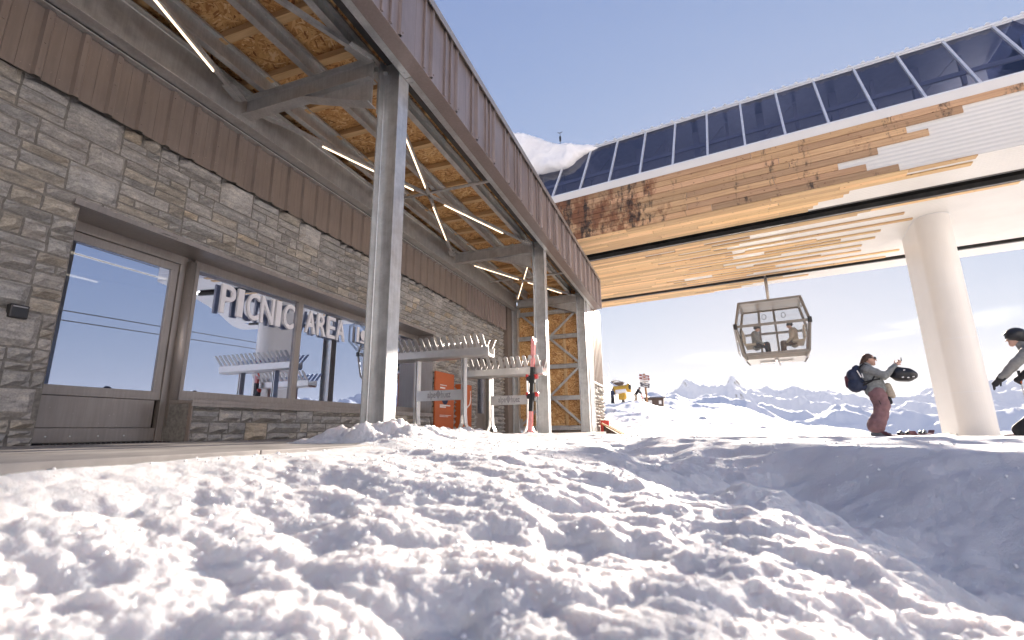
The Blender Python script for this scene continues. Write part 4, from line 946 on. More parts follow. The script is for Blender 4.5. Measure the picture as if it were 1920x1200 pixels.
for a, b in ((12.2, 14.05), (14.05, 18.73), (19.13, 20.08)):
    ns = [a]+[p[1] for p in OUT if a < p[1] < b]+[b]; L_ = [V((S1, a, H5))]+[V((at_n(n_), n_, H5)) for n_ in ns]+[V((S1, b, H5))]; mb.add(L_, [tuple(range(len(L_)))])
mb.add([V((7.7, 18.73, H5)), V((at_n(18.73), 18.73, H5)), V((at_n(19.13), 19.13, H5)), V((7.7, 19.13, H5))], [(0,1,2,3)])
sbuild(mb, 'rounded_end_soffit', M['corr'])
# pillar: a flat-sided blade with round nose towards the camera
r_ = 0.365; cs, cn = 3.57+r_, 15.62; out = []
for j in range(25):
    a = math.pi+math.pi*j/24; out.append((cs+r_*math.cos(a), cn+r_*math.sin(a)))
out += [(3.57+2*r_, 17.1), (3.57, 17.1)]
f = MB(); f.prism([V((a, b, -0.6)) for a, b in out], (0, 0, H5+0.6+0.03)); pl = sbuild(f, 'pillar', M['white'])
f = MB()
for z in (0.75, 2.05, 3.4): 
    q = [V((cs+(a-cs)*1.0035, cn+(b-cn)*1.0035, z)) for a, b in out]; f.prism(q, (0, 0, 0.006))
sbuild(f, 'pillar_seam', M['white_metal'], pl)
f = MB(); q = [V((cs+(a-cs)*1.03, cn+(b-cn)*1.03, H5-0.012)) for a, b in out]; f.prism(q, (0, 0, 0.008)); sbuild(f, 'pillar_collar', M['white_metal'], pl)
# roof snow slumping over the old end
sn = []
TP = ([-9.5, -7.6, -6.9, -6.3, -5.8, -5.3, -4.9, -4.4, -3.9], [10.8, 10.45, 10.15, 9.72, 9.38, 9.2, 9.12, 9.05, 8.98]); BT = ([-9.5, -6.9, -6.35, -6.0, -5.5, -5.2, -5.05, -4.85, -4.4, -3.9], [8.7, 8.7, 8.35, 8.2, 8.12, 8.12, 8.4, 8.62, 8.78, 8.86])
for i in range(60):
    s = -9.4+i*0.094; t, b = float(np.interp(s, *TP)), float(np.interp(s, *BT)); h = max(t-b, 0.1); nl = 12.95+0.5*sstep(1.0, 0.0, h)
    r1 = min(0.34, h*0.42); k = max(2, int(h/0.2)+1)
    for q in range(k):
        z = b+r1*0.9+(h-1.8*r1)*q/(k-1); fr = (z-b)/h; rr_ = r1*(0.75+0.25*fr); sn.append((S(s, nl+0.30*fr+rr_*0.5, z), S(s, nl+0.9+fr*0.4, max(z, 8.98)), rr_, rr_))
    sn.append((S(s, nl+0.9, t-r1), S(s, nl+3.0, t-r1+0.1), r1, r1*1.1))
me = blob_mesh('roof_snow', [(tuple(a), tuple(b), c*KS, d*KS) for a, b, c, d in sn], M['snow_roof'], 0.05, 8, lambda co, mn: 0.07*mn.noise(co*1.7)+0.03*mn.noise(co*5)+0.012*mn.noise(co*13))
o = place('roof_snow', me); tag(o, 'thick slab of snow slumping over the station roof edge above the dark glazing', 'snow')
VX = (-6.42, 15.6)
wv = thing('wind_vane', S(*VX, 9.2), 'small dark wind sensor sticking up from the station roof behind the snow', 'wind sensor')
f = MB(); f.tube([S(*VX, 9.0), S(*VX, 11.25)], 0.014, 8); f.build('mast', M['steel_dark'], wv)
c_ = S(*VX, 11.12); f = MB(); f.tube([c_-ZU*0.12, c_+ZU*0.12], 0.05, 10); f.bar(c_+V((-0.12, 0, 0.36)), c_+V((0, 0, 0.31)), 0.02, 0.03); f.bar(c_+V((0, 0, 0.31)), c_+V((0.12, 0, 0.36)), 0.02, 0.03); f.tube([c_, c_+ZU*0.32], 0.01, 6); f.build('sensor_head', M['black'], wv)

# ------------------------------------------------------------------ gondola cabin
GN, GZ = 18.72, 2.22
G = thing('gondola_cabin', S(-0.06, GN, GZ), 'glazed gondola cabin hanging under the lift station against the sky', 'gondola cabin')
def cab(s, n, z): return S(s-0.06, n+GN, z+GZ)
lev = [(0.0, 0.85, 0.78), (0.16, 0.96, 0.88), (1.12, 1.09, 0.98), (1.95, 0.92, 0.84)]       # height, half width, half depth
def cpt(i, a, b): h, w, d = lev[i]; return cab(a*w, b*d, h)
f = MB()
for a in (-1, 1):
    for b in (-1, 1):
        for i in (0, 1, 2): f.tube([cpt(i, a, b), cpt(i+1, a, b)], 0.055, 8)
for i in (1, 2, 3):
    for b in (-1, 1): f.bar(cpt(i, -1, b), cpt(i, 1, b), 0.08, 0.11 if i < 3 else 0.09, bev=0.015)
    for a in (-1, 1): f.bar(cpt(i, a, -1), cpt(i, a, 1), 0.08, 0.10, bev=0.015)
f.build('frame', M['cabin'], G)
f = MB()
q = [cpt(0, -1, -1), cpt(0, 1, -1), cpt(0, 1, 1), cpt(0, -1, 1)]; q2 = [cpt(1, -1, -1), cpt(1, 1, -1), cpt(1, 1, 1), cpt(1, -1, 1)]
f.add(q+q2, [(0,1,2,3), (4,5,6,7)]+[(i, (i+1) % 4, 4+(i+1) % 4, 4+i) for i in range(4)])
f.build('floor_pan', M['cabin'], G)
f = MB(); f.bar(cab(-0.5, 0, -0.03), cab(0.5, 0, -0.03), 0.1, 0.05); f.bar(cab(0, -0.5, -0.03), cab(0, 0.5, -0.03), 0.1, 0.05); f.tube([cab(0.05, -0.3, -0.02), cab(0.1, -0.32, -0.22)], 0.03, 8); f.build('guide_foot', M['alu'], G)
f = MB(); f.add([cpt(3, -1, -1), cpt(3, 1, -1), cpt(3, 1, 1), cpt(3, -1, 1)]+[p_+ZU*0.10 for p_ in (cab(-0.7, -0.66, 1.95), cab(0.7, -0.66, 1.95), cab(0.7, 0.66, 1.95), cab(-0.7, 0.66, 1.95))], [(3,2,1,0), (4,5,6,7)]+[(i, (i+1) % 4, 4+(i+1) % 4, 4+i) for i in range(4)])
f.build('roof', M['cabin'], G)
for (i, b) in ((1, -1), (2, -1), (1, 1), (2, 1)):
    f = MB(); f.add([cpt(i, -1, b), cpt(i, 1, b), cpt(i+1, 1, b), cpt(i+1, -1, b)], [(0,1,2,3)]); f.build('window_pane', M['cabin_glass'], G)
for (i, a) in ((1, -1), (2, -1), (1, 1), (2, 1)):
    f = MB(); f.add([cpt(i, a, -1), cpt(i, a, 1), cpt(i+1, a, 1), cpt(i+1, a, -1)], [(0,1,2,3)]); f.build('window_pane', M['cabin_glass'], G)
for s_ in (-0.42, 0.12):
    f = MB(); f.bar(cab(s_, 0.90, 0.18), cab(s_, 0.97, 1.1), 0.09, 0.06); f.bar(cab(s_, 0.97, 1.1), cab(s_*0.9, 0.84, 1.93), 0.09, 0.06); f.build('door_post', M['cabin'], G)
for a in (-1, 1):
    f = MB(); f.obox(cab(a*0.72, 0, 0.55), SD, ND, ZU, 0.22, 0.72, 0.04, bev=0.02); f.obox(cab(a*0.92, 0, 0.85), SD, ND, ZU, 0.03, 0.72, 0.26, bev=0.02); f.build('bench', M['beige'], G)
    f = MB(); f.obox(cpt(2, a, -1), SD, ND, ZU, 0.075, 0.08, 0.12, bev=0.03); f.build('corner_buffer', M['black'], G)
f = MB(); 
for s_ in (-0.22, 0.40): f.tube([cab(s_+0.07*math.cos(a), 0.7, 1.70+0.09*math.sin(a)) for a in [k*math.pi/8 for k in range(17)]], 0.012, 6)
f.build('hand_strap', M['black'], G)
f = MB()
for z in (0.35, 0.75): f.bar(cab(-1.0-0.12, -0.5, z), cab(-1.0-0.12, 0.5, z), 0.03, 0.03)
for n_ in (-0.5, -0.2, 0.1, 0.4): f.tube([cab(-1.12, n_, 0.25), cab(-1.2, n_, 1.35)], 0.012, 6)
f.build('ski_holder', M['alu'], G)
f = MB(); f.tube([cab(0, 0, 2.0), cab(0, 0.02, 2.5), cab(0, 0.24, 3.0), cab(0, 0.24, 3.2)], 0.065, 12); f.bar(cab(-0.55, 0, 2.06), cab(0.55, 0, 2.06), 0.10, 0.06); f.build('hanger_arm', M['alu'], G)

# ------------------------------------------------------------------ people
def local(o, fx):           # frame: x forward, y to the person's left, z up
    fx = fx.normalized(); fy = ZU.cross(fx)
    return lambda x, y, z: V(o) + fx*x + fy*y + ZU*z
def hand_caps(L, wrist, tip, palm_n, k=1.0, curl=0.5):
    """five separate fingers closed a little around what is held; wrist, tip: points; palm_n: side vector"""
    w = V(wrist); d = (V(tip)-w).normalized(); n = V(palm_n).normalized(); s = d.cross(n).normalized(); n = s.cross(d)
    c = [(w, w+d*0.085*k, 0.028*k, 0.034*k)]
    for i, (o, ln) in enumerate(((-0.03, 0.062), (-0.01, 0.075), (0.011, 0.070), (0.031, 0.054))):
        a = w+d*0.088*k+s*o*k; b = a+(d*(1-curl*0.6)+n*curl*0.6)*ln*0.55*k; e = b+(d*(1-curl*1.3)+n*curl*1.2).normalized()*ln*0.5*k
        c += [(a, b, 0.0105*k, 0.0095*k), (b, e, 0.0095*k, 0.008*k)]
    a = w+d*0.03*k-s*0.03*k; b = a+(d*0.5-s*0.6+n*0.4).normalized()*0.045*k; c += [(a, b, 0.013*k, 0.011*k), (b, b+(d*0.8+n*0.5).normalized()*0.03*k, 0.011*k, 0.009*k)]
    return c
def head_caps(P, hx, hz, tilt=0.0, k=1.0):
    """skull, jaw, nose, brow, ears; P local frame"""
    c = [(P(hx-0.01, 0, hz+0.02), P(hx-0.01, 0, hz+0.02), 1, 1, (0.092*k, 0.074*k, 0.10*k)), (P(hx+0.02, 0, hz-0.03), P(hx+0.045, 0, hz-0.085), 0.062*k, 0.040*k)]
    c += [(P(hx+0.088, 0, hz+0.005), P(hx+0.108, 0, hz-0.025), 0.010*k, 0.014*k), (P(hx+0.075, -0.028, hz+0.024), P(hx+0.075, 0.028, hz+0.024), 0.016*k, 0.016*k), (P(hx+0.072, -0.015, hz-0.058), P(hx+0.072, 0.015, hz-0.058), 0.013*k, 0.013*k)]
    for s in (-1, 1): c.append((P(hx-0.01, s*0.074, hz+0.012), P(hx-0.014, s*0.08, hz-0.02), 0.014*k, 0.011*k))
    return c
# woman taking a photo by the pillar
FT = pol(16.75, 12.0, -0.222)
P = local(FT, V((math.sin(rad(104)), math.cos(rad(104)), 0)))
W = thing('person', FT, 'woman in grey jacket and mauve ski trousers raising both hands beside the pillar', 'person', None)
W['group'] = 'people around the station'
RX = lambda y: 0
hip, sho = (0.09, 0.84), (-0.02, 1.335)
body = head_caps(P, 0.085, 1.515) + [(P(0.03, 0, 1.38), P(0.06, 0, 1.47), 0.055, 0.05), (P(0.10, 0, 0.86), P(0.06, 0, 1.1), 0.14, 0.125), (P(0.06, 0, 1.1), P(0.0, 0, 1.3), 0.125, 0.13)]
arms = []
for s in (-1, 1):
    sh = P(0.0, s*0.165, 1.325); el = P(0.27, s*0.20, 1.17); wr = P(0.475, s*0.07, 1.375)
    body += [(sh, el, 0.048, 0.04), (el, wr, 0.038, 0.027)] + hand_caps(None, wr, P(0.56, s*0.055, 1.455), P(0.2, -s*1, 0.6)-P(0, 0, 0), 1.0, 0.75)
    body += [(P(0.10, s*0.09, 0.86), P(0.10, s*0.105, 0.45), 0.085, 0.06), (P(0.10, s*0.105, 0.45), P(-0.03, s*0.11, 0.10), 0.058, 0.045)]
    arms += [(sh, el, 0.082, 0.07), (el, P(0.455, s*0.075, 1.355), 0.068, 0.052)]
me = blob_mesh('body', body, M['skin'], 0.0085, 4); place('body', me, W)
jk = [(P(0.10, 0, 0.92), P(0.06, 0, 1.1), 0.20, 0.18), (P(0.06, 0, 1.1), P(-0.005, 0, 1.29), 0.18, 0.15), (P(-0.005, -0.10, 1.31), P(-0.005, 0.10, 1.31), 0.10, 0.10), (P(0.02, -0.13, 0.9), P(0.19, -0.11, 0.9), 0.07, 0.07), (P(0.02, 0.13, 0.9), P(0.19, 0.11, 0.9), 0.07, 0.07), (P(-0.03, 0, 1.385), P(0.03, 0, 1.41), 0.085, 0.075)] + arms
me = blob_mesh('jacket', jk, M['grey_cloth'], 0.016, 3, lambda co, mn: 0.012*mn.noise(co*13)+0.006*mn.noise(co*30)); place('jacket', me, W)
tr = []
for s in (-1, 1):
    tr += [(P(0.10, s*0.085, 0.85), P(0.15, s*0.10, 0.62), 0.15, 0.135), (P(0.15, s*0.10, 0.62), P(0.10, s*0.11, 0.42), 0.135, 0.125), (P(0.10, s*0.11, 0.42), P(0.01, s*0.115, 0.26), 0.125, 0.155), (P(0.01, s*0.115, 0.26), P(0.0, s*0.115, 0.22), 0.155, 0.15)]
me = blob_mesh('trousers', tr, M['mauve'], 0.016, 3, lambda co, mn: 0.016*mn.noise(co*V((9, 9, 13)))+0.006*mn.noise(co*28)); place('trousers', me, W)
for s in (-1, 1):
    me = blob_mesh('boot', [(P(-0.06, s*0.115, 0.05), P(0.17, s*0.125, 0.045), 0.055, 0.045), (P(-0.04, s*0.115, 0.05), P(0.0, s*0.115, 0.22), 0.06, 0.065), (P(0.05, s*0.12, 0.09), P(0.12, s*0.12, 0.07), 0.05, 0.04)], M['boot_grey'], 0.012, 3); place('boot', me, W)
hr = [(P(0.055, 0, 1.555), P(0.055, 0, 1.555), 1, 1, (0.098, 0.085, 0.092)), (P(0.0, 0, 1.52), P(-0.05, 0, 1.43), 0.065, 0.05), (P(-0.05, 0, 1.43), P(-0.10, 0, 1.35), 0.045, 0.025)]
me = blob_mesh('hair', hr, M['hair'], 0.012, 3, lambda co, mn: 0.006*mn.noise(co*40)); place('hair', me, W)
f = MB(); q = [P(0.165, -0.07, 1.545), P(0.188, -0.03, 1.535), P(0.188, 0.03, 1.535), P(0.165, 0.07, 1.545)]
for a, b in zip(q[:-1], q[1:]): f.bar(a, b, 0.012, 0.04)
f.bar(q[0], P(0.075, -0.085, 1.54), 0.006, 0.012); f.bar(q[3], P(0.075, 0.085, 1.54), 0.006, 0.012); f.build('sunglasses', M['black'], W)
f = MB(); f.tube([P(0.10, -0.225, 0.70), P(0.14, -0.215, 0.55), P(0.11, -0.222, 0.40)], 0.006, 6); f.build('trouser_zip', M['black'], W)
f = MB(); ph = P(0.575, 0, 1.475); f.obox(ph, (P(1,0,0)-P(0,0,0)), (P(0,1,0)-P(0,0,0)), ZU, 0.005, 0.075, 0.036, bev=0.004); tag(f.build('phone', M['black']), 'dark phone held up in the hands of the woman in grey', 'phone')
bp = thing('backpack', P(-0.26, 0, 0.98), 'dark navy and maroon backpack on the back of the woman in grey', 'backpack')
me = blob_mesh('bag', [(P(-0.22, -0.07, 1.02), P(-0.22, 0.07, 1.02), 0.145, 0.145), (P(-0.22, -0.07, 1.22), P(-0.22, 0.07, 1.22), 0.135, 0.135), (P(-0.16, -0.04, 1.35), P(-0.16, 0.04, 1.35), 0.08, 0.08), (P(-0.10, -0.06, 1.0), P(-0.10, 0.06, 1.2), 0.1, 0.1)], M['navy'], 0.016, 4); place('bag', me, bp)
me = blob_mesh('front_pocket', [(P(-0.325, -0.06, 1.02), P(-0.325, 0.06, 1.02), 0.06, 0.06), (P(-0.325, -0.05, 1.18), P(-0.325, 0.05, 1.18), 0.055, 0.055), (P(-0.335, 0, 1.02), P(-0.335, 0, 1.18), 0.055, 0.055)], M['maroon'], 0.014, 4); place('front_pocket', me, bp)
for s in (-1, 1):
    f = MB(); f.tube([P(-0.12, s*0.11, 1.36), P(-0.03, s*0.13, 1.435), P(0.075, s*0.13, 1.36), P(0.12, s*0.15, 1.2), P(0.05, s*0.19, 1.08), P(-0.10, s*0.15, 1.0)], 0.016, 6); f.build('shoulder_strap', M['blackcloth'], bp)
f = MB(); f.tube([P(-0.10, -0.16, 1.06), P(0.05, -0.205, 1.09), P(0.17, -0.15, 1.11), P(0.22, 0, 1.12)], 0.014, 6); f.build('hip_belt', M['blackcloth'], bp)
f = MB(); f.bar(P(-0.16, -0.19, 1.30), P(-0.11, -0.19, 1.16), 0.02, 0.02); f.bar(P(-0.09, -0.19, 1.24), P(-0.08, -0.19, 1.15), 0.018, 0.018); f.build('white_pull', M['print_white'], bp)
hm = thing('ski_helmet', P(0.55, -0.06, 1.10), 'shiny black ski helmet hanging from the forearm of the woman in grey', 'helmet')
me = blob_mesh('shell', [(P(0.50, -0.05, 1.19), P(0.62, -0.05, 1.17), 0.15, 0.14), (P(0.40, -0.05, 1.20), P(0.5, -0.05, 1.19), 0.08, 0.14), (P(0.62, -0.05, 1.17), P(0.69, -0.05, 1.16), 0.13, 0.095)], M['black'], 0.014, 5); place('shell', me, hm)
f = MB()
for x, z in ((0.52, 1.125), (0.60, 1.115), (0.68, 1.125), (0.56, 1.26)): f.bar(P(x, -0.185, z-0.01), P(x+0.03, -0.18, z-0.004), 0.012, 0.02)
f.build('vent', M['print_white'], hm)
f = MB(); f.tube([P(0.42, -0.04, 1.27), P(0.44, -0.05, 1.34), P(0.47, -0.07, 1.30)], 0.008, 6); f.build('chin_strap', M['black'], hm)
gl = thing('ski_gloves', P(0.28, -0.06, 0.75), 'beige and black mittens dangling at the waist of the woman in grey', 'gloves')
me = blob_mesh('mitten', [(P(0.29, -0.06, 0.98), P(0.31, -0.06, 0.82), 0.06, 0.075), (P(0.32, -0.06, 0.85), P(0.34, -0.06, 0.78), 0.05, 0.05)], M['beige'], 0.012, 3); place('mitten', me, gl)
me = blob_mesh('cuff', [(P(0.27, -0.06, 0.76), P(0.28, -0.06, 0.66), 0.04, 0.045)], M['blackcloth'], 0.012, 3); place('cuff', me, gl)

# loose skis by the pillar
def ground_ski(azd, r, ang, label, k):
    z = gh(*pol(azd, r, 0).xy); c = pol(azd, r, z+0.02); fx = V((math.sin(rad(ang)), math.cos(rad(ang)), 0)); Q = local(c, fx)
    T = thing('loose_ski', c, label, 'ski', 'skis lying on the snow'); f = MB(); n = 20
    for i in range(n):
        a, b = -0.82+1.64*i/n, -0.82+1.64*(i+1)/n; za = 0.06*max(0, abs(a)-0.68)/0.14; zb2 = 0.06*max(0, abs(b)-0.68)/0.14
        f.add([Q(a, -.045, za), Q(a, .045, za), Q(b, .045, zb2), Q(b, -.045, zb2), Q(a, -.045, za+.018), Q(a, .045, za+.018), Q(b, .045, zb2+.018), Q(b, -.045, zb2+.018)], [(0,1,2,3), (4,7,6,5), (0,4,5,1), (1,5,6,2), (2,6,7,3), (3,7,4,0)])
    f.build('ski', M['maroon'], T)
    for x in (-0.16, 0.16):
        me = blob_mesh('binding', [(Q(x-0.09, 0, 0.035), Q(x+0.09, 0, 0.035), 0.032, 0.028), (Q(x-0.03, 0, 0.05), Q(x+0.02, 0, 0.075), 0.028, 0.018)], M['black'], 0.012, 2); place('binding', me, T)
ground_ski(18.75, 11.9, 40, 'ski with black bindings on the snow, nearest the mauve trousers', 0)
ground_ski(20.0, 12.1, 30, 'ski with upright black binding on the snow between the woman and the pillar', 1)

# skier cut by the right edge of the frame, leaning in with one arm out
FT2 = pol(30.2, 11.0, -0.26); P = local(FT2, V((math.sin(rad(-62)), math.cos(rad(-62)), 0)))
K = thing('person', FT2, 'skier in black helmet and grey jacket reaching out an arm at the right edge', 'person', 'people around the station')
body = head_caps(P, 0.60, 1.58) + [(P(0.50, 0, 1.42), P(0.57, 0, 1.52), 0.06, 0.055), (P(0.05, 0, 0.93), P(0.27, 0, 1.15), 0.15, 0.14), (P(0.27, 0, 1.15), P(0.45, 0, 1.34), 0.14, 0.14)]
jk = [(P(0.05, 0, 0.95), P(0.27, 0, 1.15), 0.20, 0.175), (P(0.27, 0, 1.15), P(0.45, 0, 1.34), 0.175, 0.15), (P(0.47, -0.13, 1.37), P(0.47, 0.13, 1.37), 0.10, 0.10), (P(0.51, 0, 1.43), P(0.54, 0, 1.48), 0.09, 0.08)]
wrp = {}
for s, el, wr in ((1, (0.66, 0.25, 1.16), (0.85, 0.22, 0.96)), (-1, (0.50, -0.26, 1.10), (0.60, -0.26, 1.02))):
    sh = P(0.47, s*0.18, 1.37); e_, w_ = P(*el), P(*wr); d = (w_-e_).normalized(); wrp[s] = (w_, d)
    body += [(sh, e_, 0.05, 0.042), (e_, w_, 0.04, 0.03)]; jk += [(sh, e_, 0.088, 0.075), (e_, w_-d*0.02, 0.075, 0.06)]
for s, kx in ((1, 0.74), (-1, -0.1)):
    body += [(P(0.05, s*0.1, 0.9), P(kx*0.5+0.03, s*0.13, 0.47), 0.09, 0.065), (P(kx*0.5+0.03, s*0.13, 0.47), P(kx, s*0.14, 0.1), 0.06, 0.05)]
place('body', blob_mesh('body', body, M['skin'], 0.011, 4), K)
place('jacket', blob_mesh('jacket', jk, M['grey_cloth_light'], 0.016, 3, lambda co, mn: 0.012*mn.noise(co*12)), K)
tr = []
for s, kx in ((1, 0.74), (-1, -0.1)): tr += [(P(0.05, s*0.1, 0.9), P(kx*0.5+0.03, s*0.13, 0.47), 0.135, 0.12), (P(kx*0.5+0.03, s*0.13, 0.47), P(kx+0.0, s*0.14, 0.16), 0.12, 0.14)]
place('trousers', blob_mesh('trousers', tr, M['blackcloth'], 0.018, 3, lambda co, mn: 0.012*mn.noise(co*10)), K)
for s, kx in ((1, 0.74), (-1, -0.1)): place('boot', blob_mesh('boot', [(P(kx-0.07, s*0.14, 0.06), P(kx+0.2, s*0.14, 0.05), 0.06, 0.055), (P(kx, s*0.14, 0.06), P(kx+0.01, s*0.14, 0.2), 0.065, 0.07)], M['maroon'], 0.015, 3), K)
for s in (1, -1):
    w_, d = wrp[s]; place('glove', blob_mesh('glove', [(w_-d*0.04, w_+d*0.03, 0.062, 0.05)] + hand_caps(None, w_, w_+d, V((0, 0, -1)), 1.35, 0.35 if s == 1 else 0.9), M['blackcloth'], 0.009, 2), K)
hl = thing('ski_helmet', P(0.59, 0, 1.58), 'black helmet worn by the skier at the right edge', 'helmet')
place('shell', blob_mesh('shell', [(P(0.575, 0, 1.64), P(0.575, 0, 1.64), 1, 1, (0.135, 0.115, 0.118)), (P(0.50, 0, 1.58), P(0.53, 0, 1.60), 0.09, 0.1), (P(0.66, 0, 1.67), P(0.68, 0, 1.66), 0.05, 0.04)], M['black'], 0.013, 4), hl)
f = MB(); f.bar(P(0.55, -0.12, 1.67), P(0.61, -0.118, 1.69), 0.006, 0.03); f.build('badge', M['print_white'], hl)
gg = MB(); gg.bar(P(0.696, -0.06, 1.615), P(0.696, 0.06, 1.615), 0.02, 0.05, bev=0.008); gg.build('goggles', M['steel_dark'], hl)
for s, base in ((-1, (0.66, -0.32, 0.0)),):
    w_, d = wrp[s]; top = w_ + d*0.07
    SP = thing('ski_pole', P(*base), 'ski pole with orange and black grip held by the skier at right', 'ski pole')
    bt = P(*base); ax = (top-bt).normalized()
    f = MB(); f.tube([bt, top-ax*0.03], [0.006, 0.009], 8); f.build('shaft', M['alu'], SP)
    f = MB(); f.tube([top-ax*0.03, top+ax*0.12], [0.016, 0.02], 10); f.build('grip', M['black'], SP)
    f = MB(); f.tube([top-ax*0.09, top-ax*0.03], 0.014, 10); f.build('grip_collar', M['orange'], SP)
    f = MB(); f.tube([bt+ax*0.05, bt+ax*0.06], 0.045, 12); f.build('basket', M['black'], SP)

# small figure for the far slope and the cabin
def figure(o, fdir, jacket, trousers, h, label, pose='stand', hat='blackcloth', group='people around the station', vox=0.03):
    P = local(V(o), fdir); k = h/1.75; T = thing('person', V(o), label, 'person', group)
    Q = lambda x, y, z: P(x*k, y*k, z*k)
    if pose == 'sit':
        hipz = 0.5; lean = 0.0; legs = [[(0.0, s*0.1, hipz), (0.40, s*0.12, hipz+0.02), (0.42, s*0.12, 0.06)] for s in (-1, 1)]
    elif pose == 'bend': hipz = 0.9; lean = 0.38; legs = [[(0.0, s*0.1, hipz), (0.08, s*0.12, 0.5), (-0.05+s*0.1, s*0.13, 0.06)] for s in (-1, 1)]
    else: hipz = 0.92; lean = 0.03; legs = [[(0.0, s*0.1, hipz), (0.03, s*0.12, 0.5), (0.0, s*0.15, 0.06)] for s in (-1, 1)]
    up = lambda t: (lean*t, 0, hipz + 0.5*t*math.cos(lean*1.2))
    sx, _, sz = up(1.0); hx, hz = sx+0.10*(1+lean), sz+0.23-lean*0.12
    arms = [[(sx, s*0.19, sz-0.02), (sx+0.06+lean*0.3, s*0.26, sz-0.30), (sx+0.26+lean*0.2, s*0.2, sz-0.46)] for s in (-1, 1)]
    body = [(Q(0, 0, hipz), Q(*up(1)), 0.13*k, 0.13*k), (Q(sx, 0, sz), Q(hx-0.02, 0, hz-0.08), 0.06*k, 0.055*k), (Q(hx, 0, hz), Q(hx+0.015, 0, hz-0.05), 0.095*k, 0.07*k), (Q(hx+0.085, 0, hz-0.02), Q(hx+0.1, 0, hz-0.035), 0.018*k, 0.018*k)]
    for a in arms: body += [(Q(*a[0]), Q(*a[1]), 0.05*k, 0.042*k), (Q(*a[1]), Q(*a[2]), 0.04*k, 0.032*k)]; d = (Q(*a[2])-Q(*a[1])).normalized(); body += hand_caps(None, Q(*a[2]), Q(*a[2])+d, V((0, 0, -1)), k)
    for l in legs: body += [(Q(*l[0]), Q(*l[1]), 0.085*k, 0.065*k), (Q(*l[1]), Q(*l[2]), 0.06*k, 0.045*k)]
    place('body', blob_mesh('body', body, M['skin'], vox*0.6, 2), T)
    jk = [(Q(0, 0, hipz-0.03), Q(*up(1)), 0.175*k, 0.165*k), (Q(sx, -0.12, sz), Q(sx, 0.12, sz), 0.11*k, 0.11*k)]
    for a in arms: jk += [(Q(*a[0]), Q(*a[1]), 0.088*k, 0.075*k), (Q(*a[1]), Q(*a[2]), 0.075*k, 0.06*k)]
    place('jacket', blob_mesh('jacket', jk, M[jacket], vox, 2), T)
    place('trousers', blob_mesh('trousers', [(Q(*l[i]), Q(*l[i+1]), 0.12*k, 0.105*k) for l in legs for i in (0, 1)], M[trousers], vox, 2), T)
    for l in legs: e = l[2]; place('boot', blob_mesh('boot', [(Q(e[0]-0.06, e[1], 0.06), Q(e[0]+0.17, e[1], 0.05), 0.06*k, 0.05*k)], M['blackcloth'], vox*0.8, 2), T)
    place('helmet', blob_mesh('helmet', [(Q(hx-0.015, 0, hz+0.045), Q(hx-0.015, 0, hz+0.045), 1, 1, (0.125*k, 0.11*k, 0.10*k))], M[hat], vox*0.7, 2), T)
    return T
def far_pt(azd, r): q = pol(azd, r, 0); return V((q.x, q.y, gh(q.x, q.y)-0.02))
figure(far_pt(-8.05, 56), V((0.6, 0.8, 0)), 'navy', 'blackcloth', 1.75, 'skier in navy jacket standing left of the yellow snow gun', vox=0.035)
figure(far_pt(-5.45, 56.5), V((0.95, -0.2, 0)), 'blackcloth', 'beige', 1.8, 'adult in black jacket bending over a child beside the signpost', 'bend', vox=0.035)
figure(far_pt(-4.72, 56), V((-0.9, -0.2, 0)), 'pink', 'pink', 1.05, 'small child in pink standing by the signpost', hat='navy', vox=0.03)
figure(cab(-0.55, -0.15, 0.12), SD, 'grey_cloth', 'blackcloth', 1.8, 'passenger seated at the left inside the gondola cabin', 'sit', vox=0.03)
figure(cab(0.60, -0.15, 0.12), -SD, 'beige', 'timber_dark', 1.8, 'passenger in beige seated at the right inside the gondola cabin', 'sit', vox=0.03)

# ------------------------------------------------------------------ things on the far slope
b0 = far_pt(-4.30, 57.5); SPt = thing('piste_signpost', b0, 'tall wooden piste signpost with red, white and grey boards on the slope', 'signpost')
px = V((math.cos(rad(4)), 0, 0)); Q = local(b0, V((0, -1, 0)))
f = MB(); f.tube([Q(0, 0.10, -0.1), Q(0, -0.03, 3.6)], 0.115, 10); f.build('post', M['post_wood'], SPt)
for z, mt, w, sl in ((3.35, 'sign_red', 1.1, 0.12), (3.02, 'sign_red', 1.15, 0.10), (2.72, 'white', 1.1, 0.10), (2.42, 'sign_grey', 1.1, 0.12), (2.16, 'sign_grey', 1.0, 0.12)):
    f = MB(); f.bar(Q(0.14, w/2-0.02, z-sl), Q(0.14, -w/2-0.02, z+sl), 0.05, 0.25, bev=0.02); bd = f.build('board', M[mt], SPt)
    f = MB(); f.bar(Q(0.17, w/2-0.2, z-sl*0.7), Q(0.17, -w/4, z+sl*0.45), 0.01, 0.06); f.build('wording', M['print_white' if mt != 'white' else 'sign_grey'], bd)
c0 = far_pt(-6.85, 56.5); SG = thing('snow_cannon', c0, 'yellow fan snow cannon with a white belly on a stand by the skiers', 'snow cannon'); Q = local(c0, V((0.93, -0.2, 0)))
def ring(x0, x1, r0, r1, z0, z1): return [Q(x0, 0, z0), Q(x1, 0, z1)], [r0, r1]
f = MB(); f.tube([Q(-0.95, 0, 1.62), Q(-0.75, 0, 1.66), Q(0.45, 0, 1.74), Q(0.75, 0, 1.78), Q(0.85, 0, 1.79)], [0.50, 0.40, 0.40, 0.52, 0.55], 18); f.build('barrel', M['yellow'], SG, smooth=True)
f = MB(); f.tube([Q(0.84, 0, 1.79), Q(0.87, 0, 1.79)], [0.46, 0.44], 18); f.build('fan_mouth', M['dark'], SG)
f = MB(); f.tube([Q(-0.7, -0.28, 1.38), Q(0.55, -0.28, 1.45)], 0.25, 12); f.build('snowy_belly', M['snow_roof'], SG)
